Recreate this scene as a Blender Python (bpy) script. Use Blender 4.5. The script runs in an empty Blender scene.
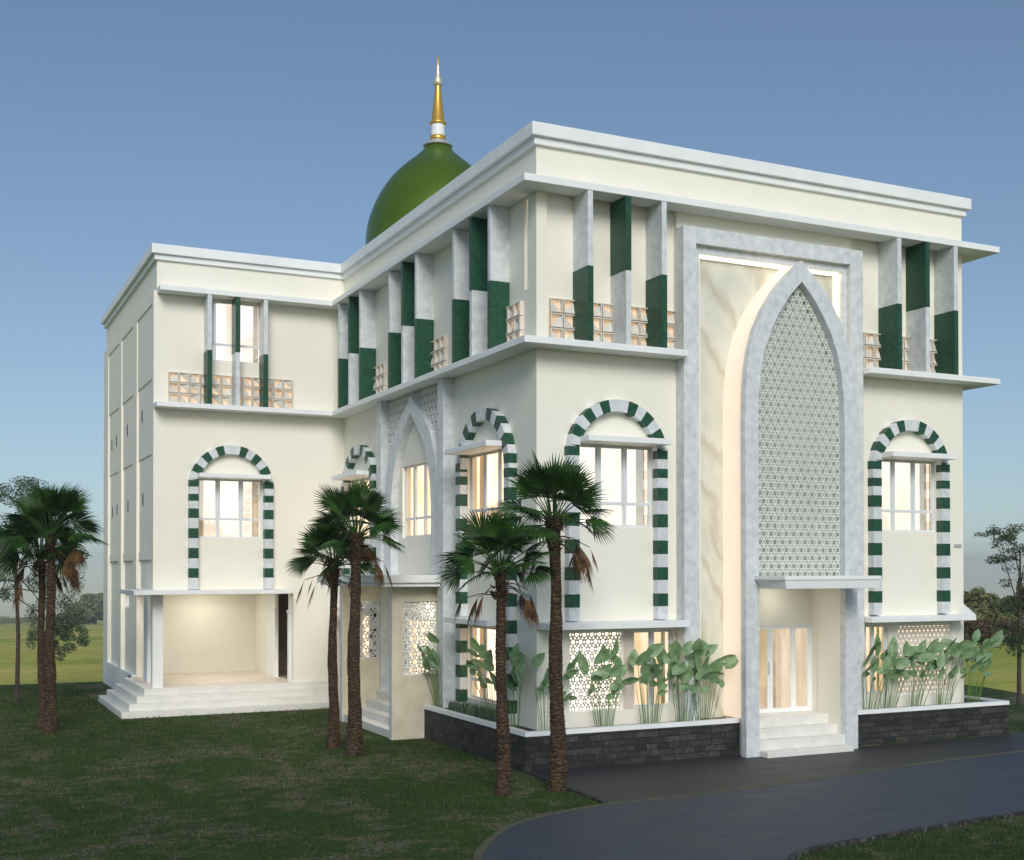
import bpy, bmesh, math, random
from mathutils import Vector, Matrix
R = math.radians
sc = bpy.context.scene
col = sc.collection
D_W = 13.72          # y of the wing's front wall
WX = -5.94           # x of the wing's outer side wall
RX = 12.60           # x of the main block's right side
YB = 25.2            # back of the building

# ------------------------------------------------------------------ materials
MATS = {}
def new_mat(name):
    m = bpy.data.materials.new(name); m.use_nodes = True
    nt = m.node_tree; nt.nodes.clear()
    out = nt.nodes.new('ShaderNodeOutputMaterial')
    b = nt.nodes.new('ShaderNodeBsdfPrincipled')
    nt.links.new(b.outputs[0], out.inputs[0])
    MATS[name] = m
    return m, nt, b, out
def node(nt, t, **kw):
    n = nt.nodes.new(t)
    for k, v in kw.items():
        if k.startswith('_'): setattr(n, k[1:], v)
        else: n.inputs[k.replace('__', ' ')].default_value = v
    return n
def ramp(nt, stops, fac):
    r = nt.nodes.new('ShaderNodeValToRGB')
    els = r.color_ramp.elements
    while len(els) < len(stops): els.new(0.5)
    for e, (p, c) in zip(els, stops):
        e.position = p; e.color = (*c, 1)
    nt.links.new(fac, r.inputs[0])
    return r.outputs[0]
def coords(nt, scale=(1, 1, 1), kind='Object'):
    tc = nt.nodes.new('ShaderNodeTexCoord'); mp = nt.nodes.new('ShaderNodeMapping')
    mp.inputs['Scale'].default_value = scale
    nt.links.new(tc.outputs[kind], mp.inputs[0])
    return mp.outputs[0]
def noise(nt, vec, scale, detail=4, rough=.55, dist=0):
    n = node(nt, 'ShaderNodeTexNoise', Scale=scale, Detail=detail, Roughness=rough, Distortion=dist)
    nt.links.new(vec, n.inputs['Vector']); return n.outputs['Fac']
def bump(nt, b, h, strength=.3, dist=.02):
    n = node(nt, 'ShaderNodeBump', Strength=strength, Distance=dist)
    nt.links.new(h, n.inputs['Height']); nt.links.new(n.outputs[0], b.inputs['Normal'])
def mixc(nt, fac, a, b_, mode='MIX'):
    m = nt.nodes.new('ShaderNodeMix'); m.data_type = 'RGBA'; m.blend_type = mode
    if isinstance(fac, float): m.inputs[0].default_value = fac
    else: nt.links.new(fac, m.inputs[0])
    for i, v in ((6, a), (7, b_)):
        if isinstance(v, tuple): m.inputs[i].default_value = (*v, 1)
        else: nt.links.new(v, m.inputs[i])
    return m.outputs[2]

def simple(name, c1, c2, scale=3, rough=.6, detail=5, bstr=.1, lo=.35, hi=.65, fine=None, spec=.5, sc3=(1, 1, 1)):
    m, nt, b, o = new_mat(name)
    v = coords(nt, sc3)
    n = noise(nt, v, scale, detail)
    c = ramp(nt, [(lo, c1), (hi, c2)], n)
    nt.links.new(c, b.inputs['Base Color'])
    b.inputs['Roughness'].default_value = rough
    b.inputs['Specular IOR Level'].default_value = spec
    if bstr:
        bump(nt, b, noise(nt, v, fine or scale * 12, 3), bstr, .01)
    return m
simple('cream_paint', (.80, .78, .675), (.825, .805, .70), 1.2, .75, 6, .06, fine=60)
simple('white_paint', (.76, .79, .78), (.82, .84, .83), 1.5, .5, 4, .04, fine=50)
simple('grey_marble', (.50, .535, .55), (.70, .73, .74), 5, .42, 8, .05, .3, .7, fine=40)
simple('green_stone', (.007, .046, .026), (.024, .096, .054), 11, .4, 6, .1, .3, .7, fine=50, spec=.3)
simple('travertine', (.54, .49, .36), (.68, .63, .49), 2.6, .55, 9, .05, .3, .7)
simple('step_stone', (.66, .66, .60), (.75, .74, .69), 2.5, .5, 7, .05)
simple('soil', (.03, .022, .012), (.06, .045, .025), 9, .95, 6, .6)
simple('window_frame', (.66, .69, .70), (.70, .73, .74), 4, .35, 2, 0)
simple('screen_white', (.80, .82, .77), (.86, .88, .83), 4, .5, 3, 0)
simple('screen_backing', (.50, .53, .49), (.60, .63, .58), 1.2, .9, 4, 0, spec=.1)
simple('screen_backing2', (.20, .22, .21), (.28, .30, .29), 1.2, .5, 4, 0)
simple('pink_tile', (.60, .52, .44), (.68, .60, .52), 2, .4, 4, .02)
simple('brown_interior', (.34, .28, .22), (.44, .37, .30), 1.5, .6, 5, .1)
simple('block_concrete', (.60, .58, .52), (.68, .66, .60), 8, .7, 5, .1)
simple('dark_slot', (.02, .02, .02), (.05, .05, .05), 8, .7, 2, 0)
simple('metal_grey', (.35, .36, .36), (.42, .43, .43), 8, .35, 2, 0)
simple('roof_grey', (.3, .3, .3), (.38, .38, .37), 2, .8, 5, .1)
simple('kerb_dark', (.018, .018, .02), (.04, .04, .042), 9, .8, 5, .3)
simple('kerb_strip', (.05, .05, .032), (.10, .095, .05), 4, .8, 6, .3)

def marble_veined():
    m, nt, b, o = new_mat('veined_marble')
    v = coords(nt, (1, 1, .6))
    w = node(nt, 'ShaderNodeTexWave', Scale=.55, Distortion=9, Detail=5); w.inputs['Detail Scale'].default_value = 1.1
    w.wave_type = 'BANDS'; w.bands_direction = 'DIAGONAL'
    nt.links.new(v, w.inputs['Vector'])
    c1 = ramp(nt, [(.0, (.54, .52, .42)), (.16, (.62, .62, .52)), (.5, (.67, .67, .58)), (1, (.63, .65, .56))], w.outputs['Fac'])
    n = noise(nt, v, 2.2, 8, .6)
    c2 = ramp(nt, [(.35, (.80, .80, .76)), (.65, (1, 1, 1))], n)
    nt.links.new(mixc(nt, .6, c1, c2, 'MULTIPLY'), b.inputs['Base Color'])
    b.inputs['Roughness'].default_value = .25
marble_veined()

def bricks_dark():
    m, nt, b, o = new_mat('dark_stone_cladding')
    tc = nt.nodes.new('ShaderNodeTexCoord'); sx = nt.nodes.new('ShaderNodeSeparateXYZ')
    nt.links.new(tc.outputs['Object'], sx.inputs[0])
    ad = node(nt, 'ShaderNodeMath', _operation='ADD'); nt.links.new(sx.outputs[0], ad.inputs[0]); nt.links.new(sx.outputs[1], ad.inputs[1])
    cb = nt.nodes.new('ShaderNodeCombineXYZ'); nt.links.new(ad.outputs[0], cb.inputs[0]); nt.links.new(sx.outputs[2], cb.inputs[1])
    br = node(nt, 'ShaderNodeTexBrick', Scale=1.0)
    br.offset = .37; br.squash = 1.4; br.squash_frequency = 3
    br.inputs['Brick Width'].default_value = .29; br.inputs['Row Height'].default_value = .14
    br.inputs['Mortar Size'].default_value = .009; br.inputs['Bias'].default_value = 0
    br.inputs['Color1'].default_value = (.012, .012, .012, 1); br.inputs['Color2'].default_value = (.056, .050, .045, 1)
    br.inputs['Mortar'].default_value = (.008, .008, .008, 1)
    nt.links.new(cb.outputs[0], br.inputs['Vector'])
    n = noise(nt, cb.outputs[0], 13, 9, .78)
    c2 = ramp(nt, [(.3, (.55, .52, .5)), (.52, (.9, .9, .9)), (.60, (2.0, 1.95, 1.85)), (.69, (5, 4.9, 4.6))], n)
    nt.links.new(mixc(nt, 1.0, br.outputs['Color'], c2, 'MULTIPLY'), b.inputs['Base Color'])
    b.inputs['Roughness'].default_value = .7
    h = node(nt, 'ShaderNodeMath', _operation='SUBTRACT'); nt.links.new(n, h.inputs[0]); nt.links.new(br.outputs['Fac'], h.inputs[1])
    bump(nt, b, h.outputs[0], .9, .02)
bricks_dark()

def trunk_mat(name, a, b_, c):
    m, nt, b, o = new_mat(name)
    v = coords(nt, (1, 1, 2.2))
    n = noise(nt, v, 9, 8, .7)
    nt.links.new(ramp(nt, [(.32, a), (.52, b_), (.7, c)], n), b.inputs['Base Color'])
    b.inputs['Roughness'].default_value = .9
    bump(nt, b, noise(nt, coords(nt, (2, 2, 6)), 12, 5, .7), .7, .03)
def palm_trunk_mat():
    m, nt, b, o = new_mat('palm_bark')
    v = coords(nt, (1, 1, 2.6))
    vo = node(nt, 'ShaderNodeTexVoronoi', Scale=5.5, _feature='DISTANCE_TO_EDGE'); nt.links.new(v, vo.inputs['Vector'])
    vc = node(nt, 'ShaderNodeTexVoronoi', Scale=5.5); nt.links.new(v, vc.inputs['Vector'])
    n = noise(nt, coords(nt, (1, 1, 3)), 16, 7, .7)
    base = ramp(nt, [(.3, (.024, .015, .008)), (.5, (.075, .047, .023)), (.72, (.15, .10, .052))], n)
    crack = ramp(nt, [(.0, (.12, .10, .09)), (.05, (.4, .36, .34)), (.11, (1, 1, 1))], vo.outputs['Distance'])
    cell = ramp(nt, [(.0, (.55, .5, .45)), (1, (1.15, 1.1, 1.0))], vc.outputs['Color'])
    nt.links.new(mixc(nt, 1.0, mixc(nt, 1.0, base, crack, 'MULTIPLY'), cell, 'MULTIPLY'), b.inputs['Base Color'])
    b.inputs['Roughness'].default_value = .9
    bump(nt, b, vo.outputs['Distance'], .9, .05)
palm_trunk_mat()
trunk_mat('tree_bark', (.03, .024, .016), (.06, .045, .03), (.10, .08, .06))

def leaf_mat(name, c1, c2, trans=.25, rough=.5, scale=6, spec=.35):
    m, nt, b, o = new_mat(name)
    v = coords(nt)
    oi = nt.nodes.new('ShaderNodeObjectInfo')
    n = noise(nt, v, scale, 4)
    c = ramp(nt, [(.32, c1), (.68, c2)], n)
    nt.links.new(c, b.inputs['Base Color'])
    b.inputs['Roughness'].default_value = rough
    b.inputs['Specular IOR Level'].default_value = spec
    t = nt.nodes.new('ShaderNodeBsdfTranslucent'); nt.links.new(c, t.inputs[0])
    mx = nt.nodes.new('ShaderNodeMixShader'); mx.inputs[0].default_value = trans
    nt.links.new(b.outputs[0], mx.inputs[1]); nt.links.new(t.outputs[0], mx.inputs[2])
    nt.links.new(mx.outputs[0], o.inputs[0])
leaf_mat('palm_leaf', (.006, .030, .005), (.046, .125, .014), .2, .5, 3)
leaf_mat('dead_palm_leaf', (.014, .009, .005), (.17, .08, .022), .15, .8, 4)
leaf_mat('paddle_leaf', (.12, .24, .09), (.32, .46, .26), .3, .4, 5)
leaf_mat('plant_stem', (.08, .17, .03), (.16, .28, .06), .1, .5, 5)
leaf_mat('soft_leaf', (.06, .10, .06), (.15, .21, .13), .3, .6, 1.5)
leaf_mat('dark_leaf', (.035, .06, .03), (.09, .13, .06), .25, .6, 1.5)
leaf_mat('grey_leaf', (.05, .10, .06), (.13, .22, .14), .2, .5, 6)
leaf_mat('far_leaf', (.14, .16, .06), (.29, .30, .13), .2, .8, .5)
leaf_mat('far_leaf_rust', (.09, .065, .035), (.19, .14, .07), .2, .8, .5)

def grass_mat():
    m, nt, b, o = new_mat('lawn_grass')
    v = coords(nt)
    big = noise(nt, coords(nt, (1, .75, 1)), .42, 5, .6, .3)
    fine = noise(nt, coords(nt, (1, 1, 1)), 14, 8, .75)
    pat = noise(nt, coords(nt, (1, 1.6, 1)), 1.7, 7, .72)
    g = ramp(nt, [(.3, (.013, .034, .008)), (.48, (.032, .072, .016)), (.60, (.060, .106, .028)), (.72, (.15, .17, .08))], fine)
    br = ramp(nt, [(.3, (.030, .040, .016)), (.47, (.090, .085, .050)), (.60, (.30, .26, .21))], fine)
    mul = node(nt, 'ShaderNodeMath', _operation='MULTIPLY'); nt.links.new(big, mul.inputs[0]); nt.links.new(pat, mul.inputs[1])
    f = ramp(nt, [(.235, (0, 0, 0)), (.32, (1, 1, 1))], mul.outputs[0])
    c = mixc(nt, f, g, br)
    l = ramp(nt, [(.3, (.7, .75, .7)), (.7, (1.25, 1.2, 1.1))], noise(nt, v, .16, 3))
    nt.links.new(mixc(nt, 1.0, c, l, 'MULTIPLY'), b.inputs['Base Color'])
    b.inputs['Roughness'].default_value = .95; b.inputs['Specular IOR Level'].default_value = .1
    bump(nt, b, noise(nt, v, 45, 6, .8), .8, .05)
grass_mat()
def field_mat():
    m, nt, b, o = new_mat('field_grass')
    v = coords(nt, (.6, 1.4, 1))
    n = noise(nt, v, .045, 6, .6, .5)
    c = ramp(nt, [(.30, (.24, .28, .06)), (.46, (.36, .37, .08)), (.58, (.48, .42, .13)), (.72, (.56, .46, .19))], n)
    n2 = noise(nt, coords(nt), 1.5, 6, .7)
    c2 = ramp(nt, [(.3, (.75, .78, .75)), (.7, (1.2, 1.2, 1.15))], n2)
    nt.links.new(mixc(nt, 1.0, c, c2, 'MULTIPLY'), b.inputs['Base Color'])
    b.inputs['Roughness'].default_value = 1; b.inputs['Specular IOR Level'].default_value = .05
field_mat()
def road_mat(name, c1, c2, rough, scale=1.2):
    m, nt, b, o = new_mat(name)
    v = coords(nt)
    n = noise(nt, coords(nt, (.5, 2.2, 1)), scale, 6, .65)
    f = noise(nt, v, 60, 4, .8)
    c = ramp(nt, [(.3, c1), (.7, c2)], n)
    g = ramp(nt, [(.35, (.7, .7, .7)), (.6, (1.1, 1.1, 1.1)), (.75, (1.8, 1.8, 1.8))], f)
    nt.links.new(mixc(nt, 1.0, c, g, 'MULTIPLY'), b.inputs['Base Color'])
    nt.links.new(ramp(nt, [(.3, (rough - .1,) * 3), (.7, (rough + .12,) * 3)], n), b.inputs['Roughness'])
    bump(nt, b, f, .35, .01)
road_mat('road_asphalt', (.018, .028, .044), (.038, .054, .080), .60)
road_mat('apron_paving', (.018, .019, .021), (.036, .037, .040), .58, 2.0)

def rubble_kerb():
    m, nt, b, o = new_mat('rubble_kerb')
    vo = node(nt, 'ShaderNodeTexVoronoi', Scale=14.0); nt.links.new(coords(nt), vo.inputs['Vector'])
    nt.links.new(ramp(nt, [(.0, (.012, .012, .012)), (.6, (.022, .022, .022)), (.72, (.06, .06, .055)), (1, (.12, .115, .11))], vo.outputs['Color']), b.inputs['Base Color'])
    b.inputs['Roughness'].default_value = .9
    bump(nt, b, vo.outputs['Distance'], 1, .03)
rubble_kerb()

def dome_mat():
    m, nt, b, o = new_mat('dome_green')
    v = coords(nt)
    nt.links.new(ramp(nt, [(.3, (.075, .145, .008)), (.7, (.105, .190, .012))], noise(nt, v, .8, 4)), b.inputs['Base Color'])
    b.inputs['Metallic'].default_value = .45
    b.inputs['Roughness'].default_value = .30
dome_mat()
def metal(name, c, rough, met=1.0):
    m, nt, b, o = new_mat(name)
    n = noise(nt, coords(nt), 6, 4)
    nt.links.new(ramp(nt, [(.3, tuple(x * .85 for x in c)), (.7, c)], n), b.inputs['Base Color'])
    b.inputs['Metallic'].default_value = met; b.inputs['Roughness'].default_value = rough
metal('gold', (.75, .45, .08), .35, .6)
metal('pale_gold', (.72, .66, .5), .4, .5)

def emit(name, c, s):
    m, nt, b, o = new_mat(name)
    b.inputs['Base Color'].default_value = (.6, .55, .5, 1)
    n = noise(nt, coords(nt), 1.2, 2)
    nt.links.new(ramp(nt, [(.3, tuple(x * .93 for x in c)), (.7, c)], n), b.inputs['Emission Color'])
    b.inputs['Emission Strength'].default_value = s
    return m
emit('led_strip', (1.0, .90, .72), 4.5)
emit('ceiling_light', (1.0, .93, .84), 16)
emit('arch_side_glow', (1.0, .74, .54), .55)  # emission stands in for warm strip light falling on the arch side
def room_mat(name, cols, s, scale=2.0):
    m, nt, b, o = new_mat(name)
    v = coords(nt, (1.6, 1.6, .35))
    n = noise(nt, v, scale, 4, .55)
    st = [(.30, cols[0]), (.45, cols[1]), (.58, cols[2]), (.72, cols[3])]
    nt.links.new(ramp(nt, st, n), b.inputs['Emission Color'])
    b.inputs['Base Color'].default_value = (.5, .42, .32, 1)
    b.inputs['Emission Strength'].default_value = s
room_mat('warm_room', [(.60, .38, .22), (.90, .64, .42), (1, .82, .64), (1, .92, .80)], 1.05)
room_mat('bright_room', [(.86, .70, .54), (1, .90, .79), (1, .96, .90), (1, .98, .95)], .95)
room_mat('dim_room', [(.36, .25, .15), (.55, .42, .30), (.72, .58, .44), (.9, .75, .6)], .8)

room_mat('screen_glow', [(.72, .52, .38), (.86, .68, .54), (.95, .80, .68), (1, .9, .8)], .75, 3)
def glass():
    m, nt, b, o = new_mat('window_glass')
    nt.nodes.remove(b)
    t = nt.nodes.new('ShaderNodeBsdfTransparent'); t.inputs[0].default_value = (.93, .95, .95, 1)
    g = nt.nodes.new('ShaderNodeBsdfGlossy'); g.inputs['Roughness'].default_value = .015; g.inputs[0].default_value = (1, 1, 1, 1)
    ge = nt.nodes.new('ShaderNodeNewGeometry'); fr0 = node(nt, 'ShaderNodeFresnel', IOR=1.75)
    inv = node(nt, 'ShaderNodeMath', _operation='SUBTRACT'); inv.inputs[0].default_value = 1; nt.links.new(ge.outputs['Backfacing'], inv.inputs[1])
    fr = node(nt, 'ShaderNodeMath', _operation='MULTIPLY'); nt.links.new(fr0.outputs[0], fr.inputs[0]); nt.links.new(inv.outputs[0], fr.inputs[1])
    mxx = node(nt, 'ShaderNodeMath', _operation='MULTIPLY_ADD'); mxx.inputs[1].default_value = .55; mxx.inputs[2].default_value = .40
    nt.links.new(fr0.outputs[0], mxx.inputs[0]); nt.links.new(mxx.outputs[0], fr.inputs[0])
    mx = nt.nodes.new('ShaderNodeMixShader')
    nt.links.new(fr.outputs[0], mx.inputs[0]); nt.links.new(t.outputs[0], mx.inputs[1]); nt.links.new(g.outputs[0], mx.inputs[2])
    nt.links.new(mx.outputs[0], o.inputs[0])
glass()

# ------------------------------------------------------------------ helpers
F_FRONT = lambda u, w, z: (u, -w, z)          # main front, faces -Y; w = outward
F_LEFT = lambda u, w, z: (-w, u, z)           # main left facade, faces -X
F_WING = lambda u, w, z: (u, D_W - w, z)      # wing front
F_SIDE = lambda u, w, z: (WX - w, u, z)       # wing outer side
IDN = lambda x, y, z: (x, y, z)
class MB:
    def __init__(s, f=IDN): s.v = []; s.f = []; s.m = []; s.fn = f; s.mats = []
    def mi(s, mat):
        if mat not in s.mats: s.mats.append(mat)
        return s.mats.index(mat)
    def pts(s, ps):
        i = len(s.v); s.v += [s.fn(*p) for p in ps]; return i
    def face(s, ps, mat):
        i = s.pts(ps); s.f.append(tuple(range(i, i + len(ps)))); s.m.append(s.mi(mat))
    def box(s, u0, u1, w0, w1, z0, z1, mat):
        i = s.pts([(u, w, z) for z in (z0, z1) for (u, w) in ((u0, w0), (u1, w0), (u1, w1), (u0, w1))])
        k = s.mi(mat)
        for q in ((0, 1, 2, 3), (4, 5, 6, 7), (0, 1, 5, 4), (1, 2, 6, 5), (2, 3, 7, 6), (3, 0, 4, 7)):
            s.f.append(tuple(i + a for a in q)); s.m.append(k)
    def sheet(s, a, b, w, c, d, mat):
        s.face([(a, w, c), (b, w, c), (b, w, d), (a, w, d)], mat)
    def prism(s, poly, w0, w1, mat):                     # poly of (u, z), extruded in w
        n = len(poly); i = s.pts([(u, w0, z) for u, z in poly] + [(u, w1, z) for u, z in poly]); k = s.mi(mat)
        s.f += [tuple(i + a for a in range(n)), tuple(i + n + a for a in range(n))]; s.m += [k, k]
        for a in range(n):
            b = (a + 1) % n; s.f.append((i + a, i + b, i + n + b, i + n + a)); s.m.append(k)
    def flat(s, poly, z0, z1, mat):                      # poly of (x, y), extruded in z
        n = len(poly); i = s.pts([(u, w, z0) for u, w in poly] + [(u, w, z1) for u, w in poly]); k = s.mi(mat)
        s.f += [tuple(i + a for a in range(n)), tuple(i + n + a for a in range(n))]; s.m += [k, k]
        for a in range(n):
            b = (a + 1) % n; s.f.append((i + a, i + b, i + n + b, i + n + a)); s.m.append(k)
    def band(s, outer, inner, w0, w1, mat, close=False): # strip between two poly-lines (u,z), extruded in w
        n = len(outer); k = s.mi(mat)
        i = s.pts([(u, w, z) for w in (w0, w1) for (u, z) in outer] + [(u, w, z) for w in (w0, w1) for (u, z) in inner])
        o0, o1, i0, i1 = i, i + n, i + 2 * n, i + 3 * n
        for a in range(n - 1):
            b = a + 1
            for q in ((o0 + a, o0 + b, i0 + b, i0 + a), (o1 + a, o1 + b, i1 + b, i1 + a), (o0 + a, o0 + b, o1 + b, o1 + a), (i0 + a, i0 + b, i1 + b, i1 + a)):
                s.f.append(q); s.m.append(k)
        for a in (0, n - 1):
            s.f.append((o0 + a, o1 + a, i1 + a, i0 + a)); s.m.append(k)
    def tube(s, pts, rad, mat, n=6, cap=True):
        k = s.mi(mat); rings = []
        P = [Vector(p) for p in pts]
        for j, p in enumerate(P):
            d = (P[min(j + 1, len(P) - 1)] - P[max(j - 1, 0)]).normalized()
            a = d.cross(Vector((0, 0, 1)) if abs(d.z) < .9 else Vector((1, 0, 0))).normalized(); b = d.cross(a)
            r = rad[j] if isinstance(rad, (list, tuple)) else rad
            rings.append(s.pts([tuple(p + a * r * math.cos(t) + b * r * math.sin(t)) for t in [2 * math.pi * q / n for q in range(n)]]))
        for j in range(len(P) - 1):
            for q in range(n):
                s.f.append((rings[j] + q, rings[j] + (q + 1) % n, rings[j + 1] + (q + 1) % n, rings[j + 1] + q)); s.m.append(k)
        if cap:
            s.f.append(tuple(rings[-1] + q for q in range(n))); s.m.append(k)
    def lathe(s, prof, c, mat, n=48):                    # prof of (r, z)
        k = s.mi(mat); rings = []
        for r, z in prof:
            rings.append(s.pts([(c[0] + r * math.cos(2 * math.pi * q / n), c[1] + r * math.sin(2 * math.pi * q / n), z) for q in range(n)]))
        for j in range(len(prof) - 1):
            for q in range(n):
                s.f.append((rings[j] + q, rings[j] + (q + 1) % n, rings[j + 1] + (q + 1) % n, rings[j + 1] + q)); s.m.append(k)
    def wall(s, u0, u1, z0, z1, w, t, holes, mat):       # wall sheet with depth t behind w, rectangular holes (u0,u1,z0,z1)
        us = sorted({u0, u1, *[min(max(h[i], u0), u1) for h in holes for i in (0, 1)]})
        zs = sorted({z0, z1, *[min(max(h[i], z0), z1) for h in holes for i in (2, 3)]})
        def solid(i, j):
            if i < 0 or j < 0 or i >= len(us) - 1 or j >= len(zs) - 1: return None
            cu, cz = (us[i] + us[i + 1]) / 2, (zs[j] + zs[j + 1]) / 2
            return not any(h[0] < cu < h[1] and h[2] < cz < h[3] for h in holes)
        for i in range(len(us) - 1):
            for j in range(len(zs) - 1):
                if not solid(i, j): continue
                a, b, c, d = us[i], us[i + 1], zs[j], zs[j + 1]
                for ww in (w, w - t):
                    s.face([(a, ww, c), (b, ww, c), (b, ww, d), (a, ww, d)], mat)
                for (di, dj, p, q) in ((-1, 0, (a, c), (a, d)), (1, 0, (b, c), (b, d)), (0, -1, (a, c), (b, c)), (0, 1, (a, d), (b, d))):
                    if solid(i + di, j + dj) is not True:
                        s.face([(p[0], w, p[1]), (q[0], w, q[1]), (q[0], w - t, q[1]), (p[0], w - t, p[1])], mat)
    def build(s, name, parent=None, smooth=False, bevel=0, weld=False, recalc=True):
        me = bpy.data.meshes.new(name); me.from_pydata(s.v, [], s.f)
        for m in s.mats: me.materials.append(MATS[m])
        me.polygons.foreach_set('material_index', s.m)
        if weld or recalc:
            bm = bmesh.new(); bm.from_mesh(me)
            if weld: bmesh.ops.remove_doubles(bm, verts=bm.verts, dist=.0005)
            if recalc: bmesh.ops.recalc_face_normals(bm, faces=bm.faces)
            bm.to_mesh(me); bm.free()
        if smooth: me.polygons.foreach_set('use_smooth', [True] * len(me.polygons))
        o = bpy.data.objects.new(name, me); col.objects.link(o)
        if parent is not None: o.parent = parent
        if bevel:
            b = o.modifiers.new('bevel', 'BEVEL'); b.width = bevel; b.segments = 2; b.limit_method = 'ANGLE'; b.angle_limit = R(50)
        return o
def tag(o, label=None, cat=None, group=None, kind=None):
    if label: o['label'] = label
    if cat: o['category'] = cat
    if group: o['group'] = group
    if kind: o['kind'] = kind
    return o
def empty(name, loc=(0, 0, 0)):
    o = bpy.data.objects.new(name, None); o.empty_display_size = .3; o.location = loc; col.objects.link(o); return o

# ------------------------------------------------------------------ ground
CX, CY = -11.98, -23.72
def terrain():
    m = MB(); rad = [1, 30, 55, 70, 80, 95, 120, 160, 220, 320, 480, 700, 1100, 1600]
    n = 96; rings = []
    for r in rad:
        z = -.04 if r <= 70 else -.0385 * (r - 70) - .04
        rings.append(m.pts([(CX + r * math.cos(2 * math.pi * q / n), CY + r * math.sin(2 * math.pi * q / n), z) for q in range(n)]))
    k = m.mi('field_grass')
    m.f.append(tuple(rings[0] + q for q in range(n))); m.m.append(k)
    for j in range(len(rad) - 1):
        for q in range(n):
            m.f.append((rings[j] + q, rings[j] + (q + 1) % n, rings[j + 1] + (q + 1) % n, rings[j + 1] + q)); m.m.append(k)
    tag(m.build('field', smooth=True), kind='structure')
terrain()
lawn = [(-140, 33.2), (-9.57, 25.72), (-5.87, 25.5), (22.6, 23.8), (22.9, 9.0), (22.13, 6.5), (17, -10), (10, -24), (2, -70), (-140, -70)]
m = MB(); m.flat(lawn, -.10, 0, 'lawn_grass'); tag(m.build('lawn'), kind='structure')
up = [(-4.9, -8.2), (-4.57, -7.24), (-4.06, -6.4), (-3.33, -5.54), (-2.57, -5.01), (-1.75, -4.68), (-.72, -4.45), (.79, -4.40), (2.52, -4.28), (5.15, -3.85), (8.1, -3.38), (11.17, -3.1), (14, -2.9), (20, -2.4), (60, 2)]
dn = [(-.80, -9.85), (-.49, -9.22), (.22, -8.88), (1.1, -8.75), (2.27, -8.59), (3.81, -8.42), (5.4, -8.28), (9, -7.9), (20, -6.6), (60, -2.4)]
def smoothline(p, k=3):
    out = []
    for i in range(len(p) - 1):
        p0, p1, p2, p3 = p[max(i - 1, 0)], p[i], p[i + 1], p[min(i + 2, len(p) - 1)]
        for j in range(k):
            t = j / k
            out.append(tuple(.5 * (2 * p1[a] + (p2[a] - p0[a]) * t + (2 * p0[a] - 5 * p1[a] + 4 * p2[a] - p3[a]) * t * t + (3 * p1[a] - p0[a] - 3 * p2[a] + p3[a]) * t ** 3) for a in (0, 1)))
    out.append(p[-1]); return out
upS, dnS = [(-5.2, -70)] + smoothline([(-5.2, -17), (-5.2, -14), (-5.2, -12), (-5.12, -10)] + up), [(-1.2, -70)] + smoothline([(-1.2, -17), (-1.2, -14), (-1.15, -12.5), (-1.05, -11)] + dn)
m = MB(); m.flat(upS + dnS[::-1], -.06, .012, 'road_asphalt'); tag(m.build('road'), kind='structure')
def strip(pts, wd, z0, z1, mat, name, side=1):
    m = MB(); P = []
    for i, p in enumerate(pts):
        a, b = pts[max(i - 1, 0)], pts[min(i + 1, len(pts) - 1)]
        d = Vector((b[0] - a[0], b[1] - a[1])).normalized(); n = Vector((-d.y, d.x)) * side * wd
        P.append((p, (p[0] + n.x, p[1] + n.y)))
    for i in range(len(P) - 1):
        (a, b), (c, d) = P[i], P[i + 1]
        for z in (z0, z1): m.face([(*a, z), (*c, z), (*d, z), (*b, z)], mat)
        m.face([(*a, z0), (*c, z0), (*c, z1), (*a, z1)], mat); m.face([(*b, z0), (*d, z0), (*d, z1), (*b, z1)], mat)
    return m.build(name, weld=True)
tag(strip(upS, .13, -.05, .022, 'kerb_strip', 'road_edge'), kind='structure')
tag(strip(dnS, .10, -.05, .06, 'rubble_kerb', 'road_kerb', -1), kind='structure')
inner = [(x, y) for x, y in up if -.8 <= x]
apron = [(-.51, -.46)] + [(x, y + .14) for x, y in inner] + [(60, 4.5), (20, -.25), (14, -.75), (8, -.75), (8, -.2), (5, -.2), (5, -.46)]
m = MB(); m.flat(apron, -.05, .008, 'apron_paving'); tag(m.build('paved_apron'), kind='structure')
m = MB(); m.flat([(-.62, -.46), (-.51, -.46), (-.70, -4.28), (-.81, -4.28)], -.05, .05, 'kerb_dark'); tag(m.build('apron_kerb'), kind='structure')

# ------------------------------------------------------------------ building
B = empty('mosque_building', (3, 8, 0))
B.location = (0, 0, 0)
tag(B, 'large cream two-winged mosque building with white ledges, green striped arches and a green dome', 'building')

Z1a, Z1b = 9.163, 9.31      # lower ledge
Z2a, Z2b = 12.627, 12.787   # upper ledge
ZT = 13.63
WIN_F = [(.96, 3.0), (9.63, 11.66)]     # first-floor windows, front
CF = [1.975, 10.645]
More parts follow.
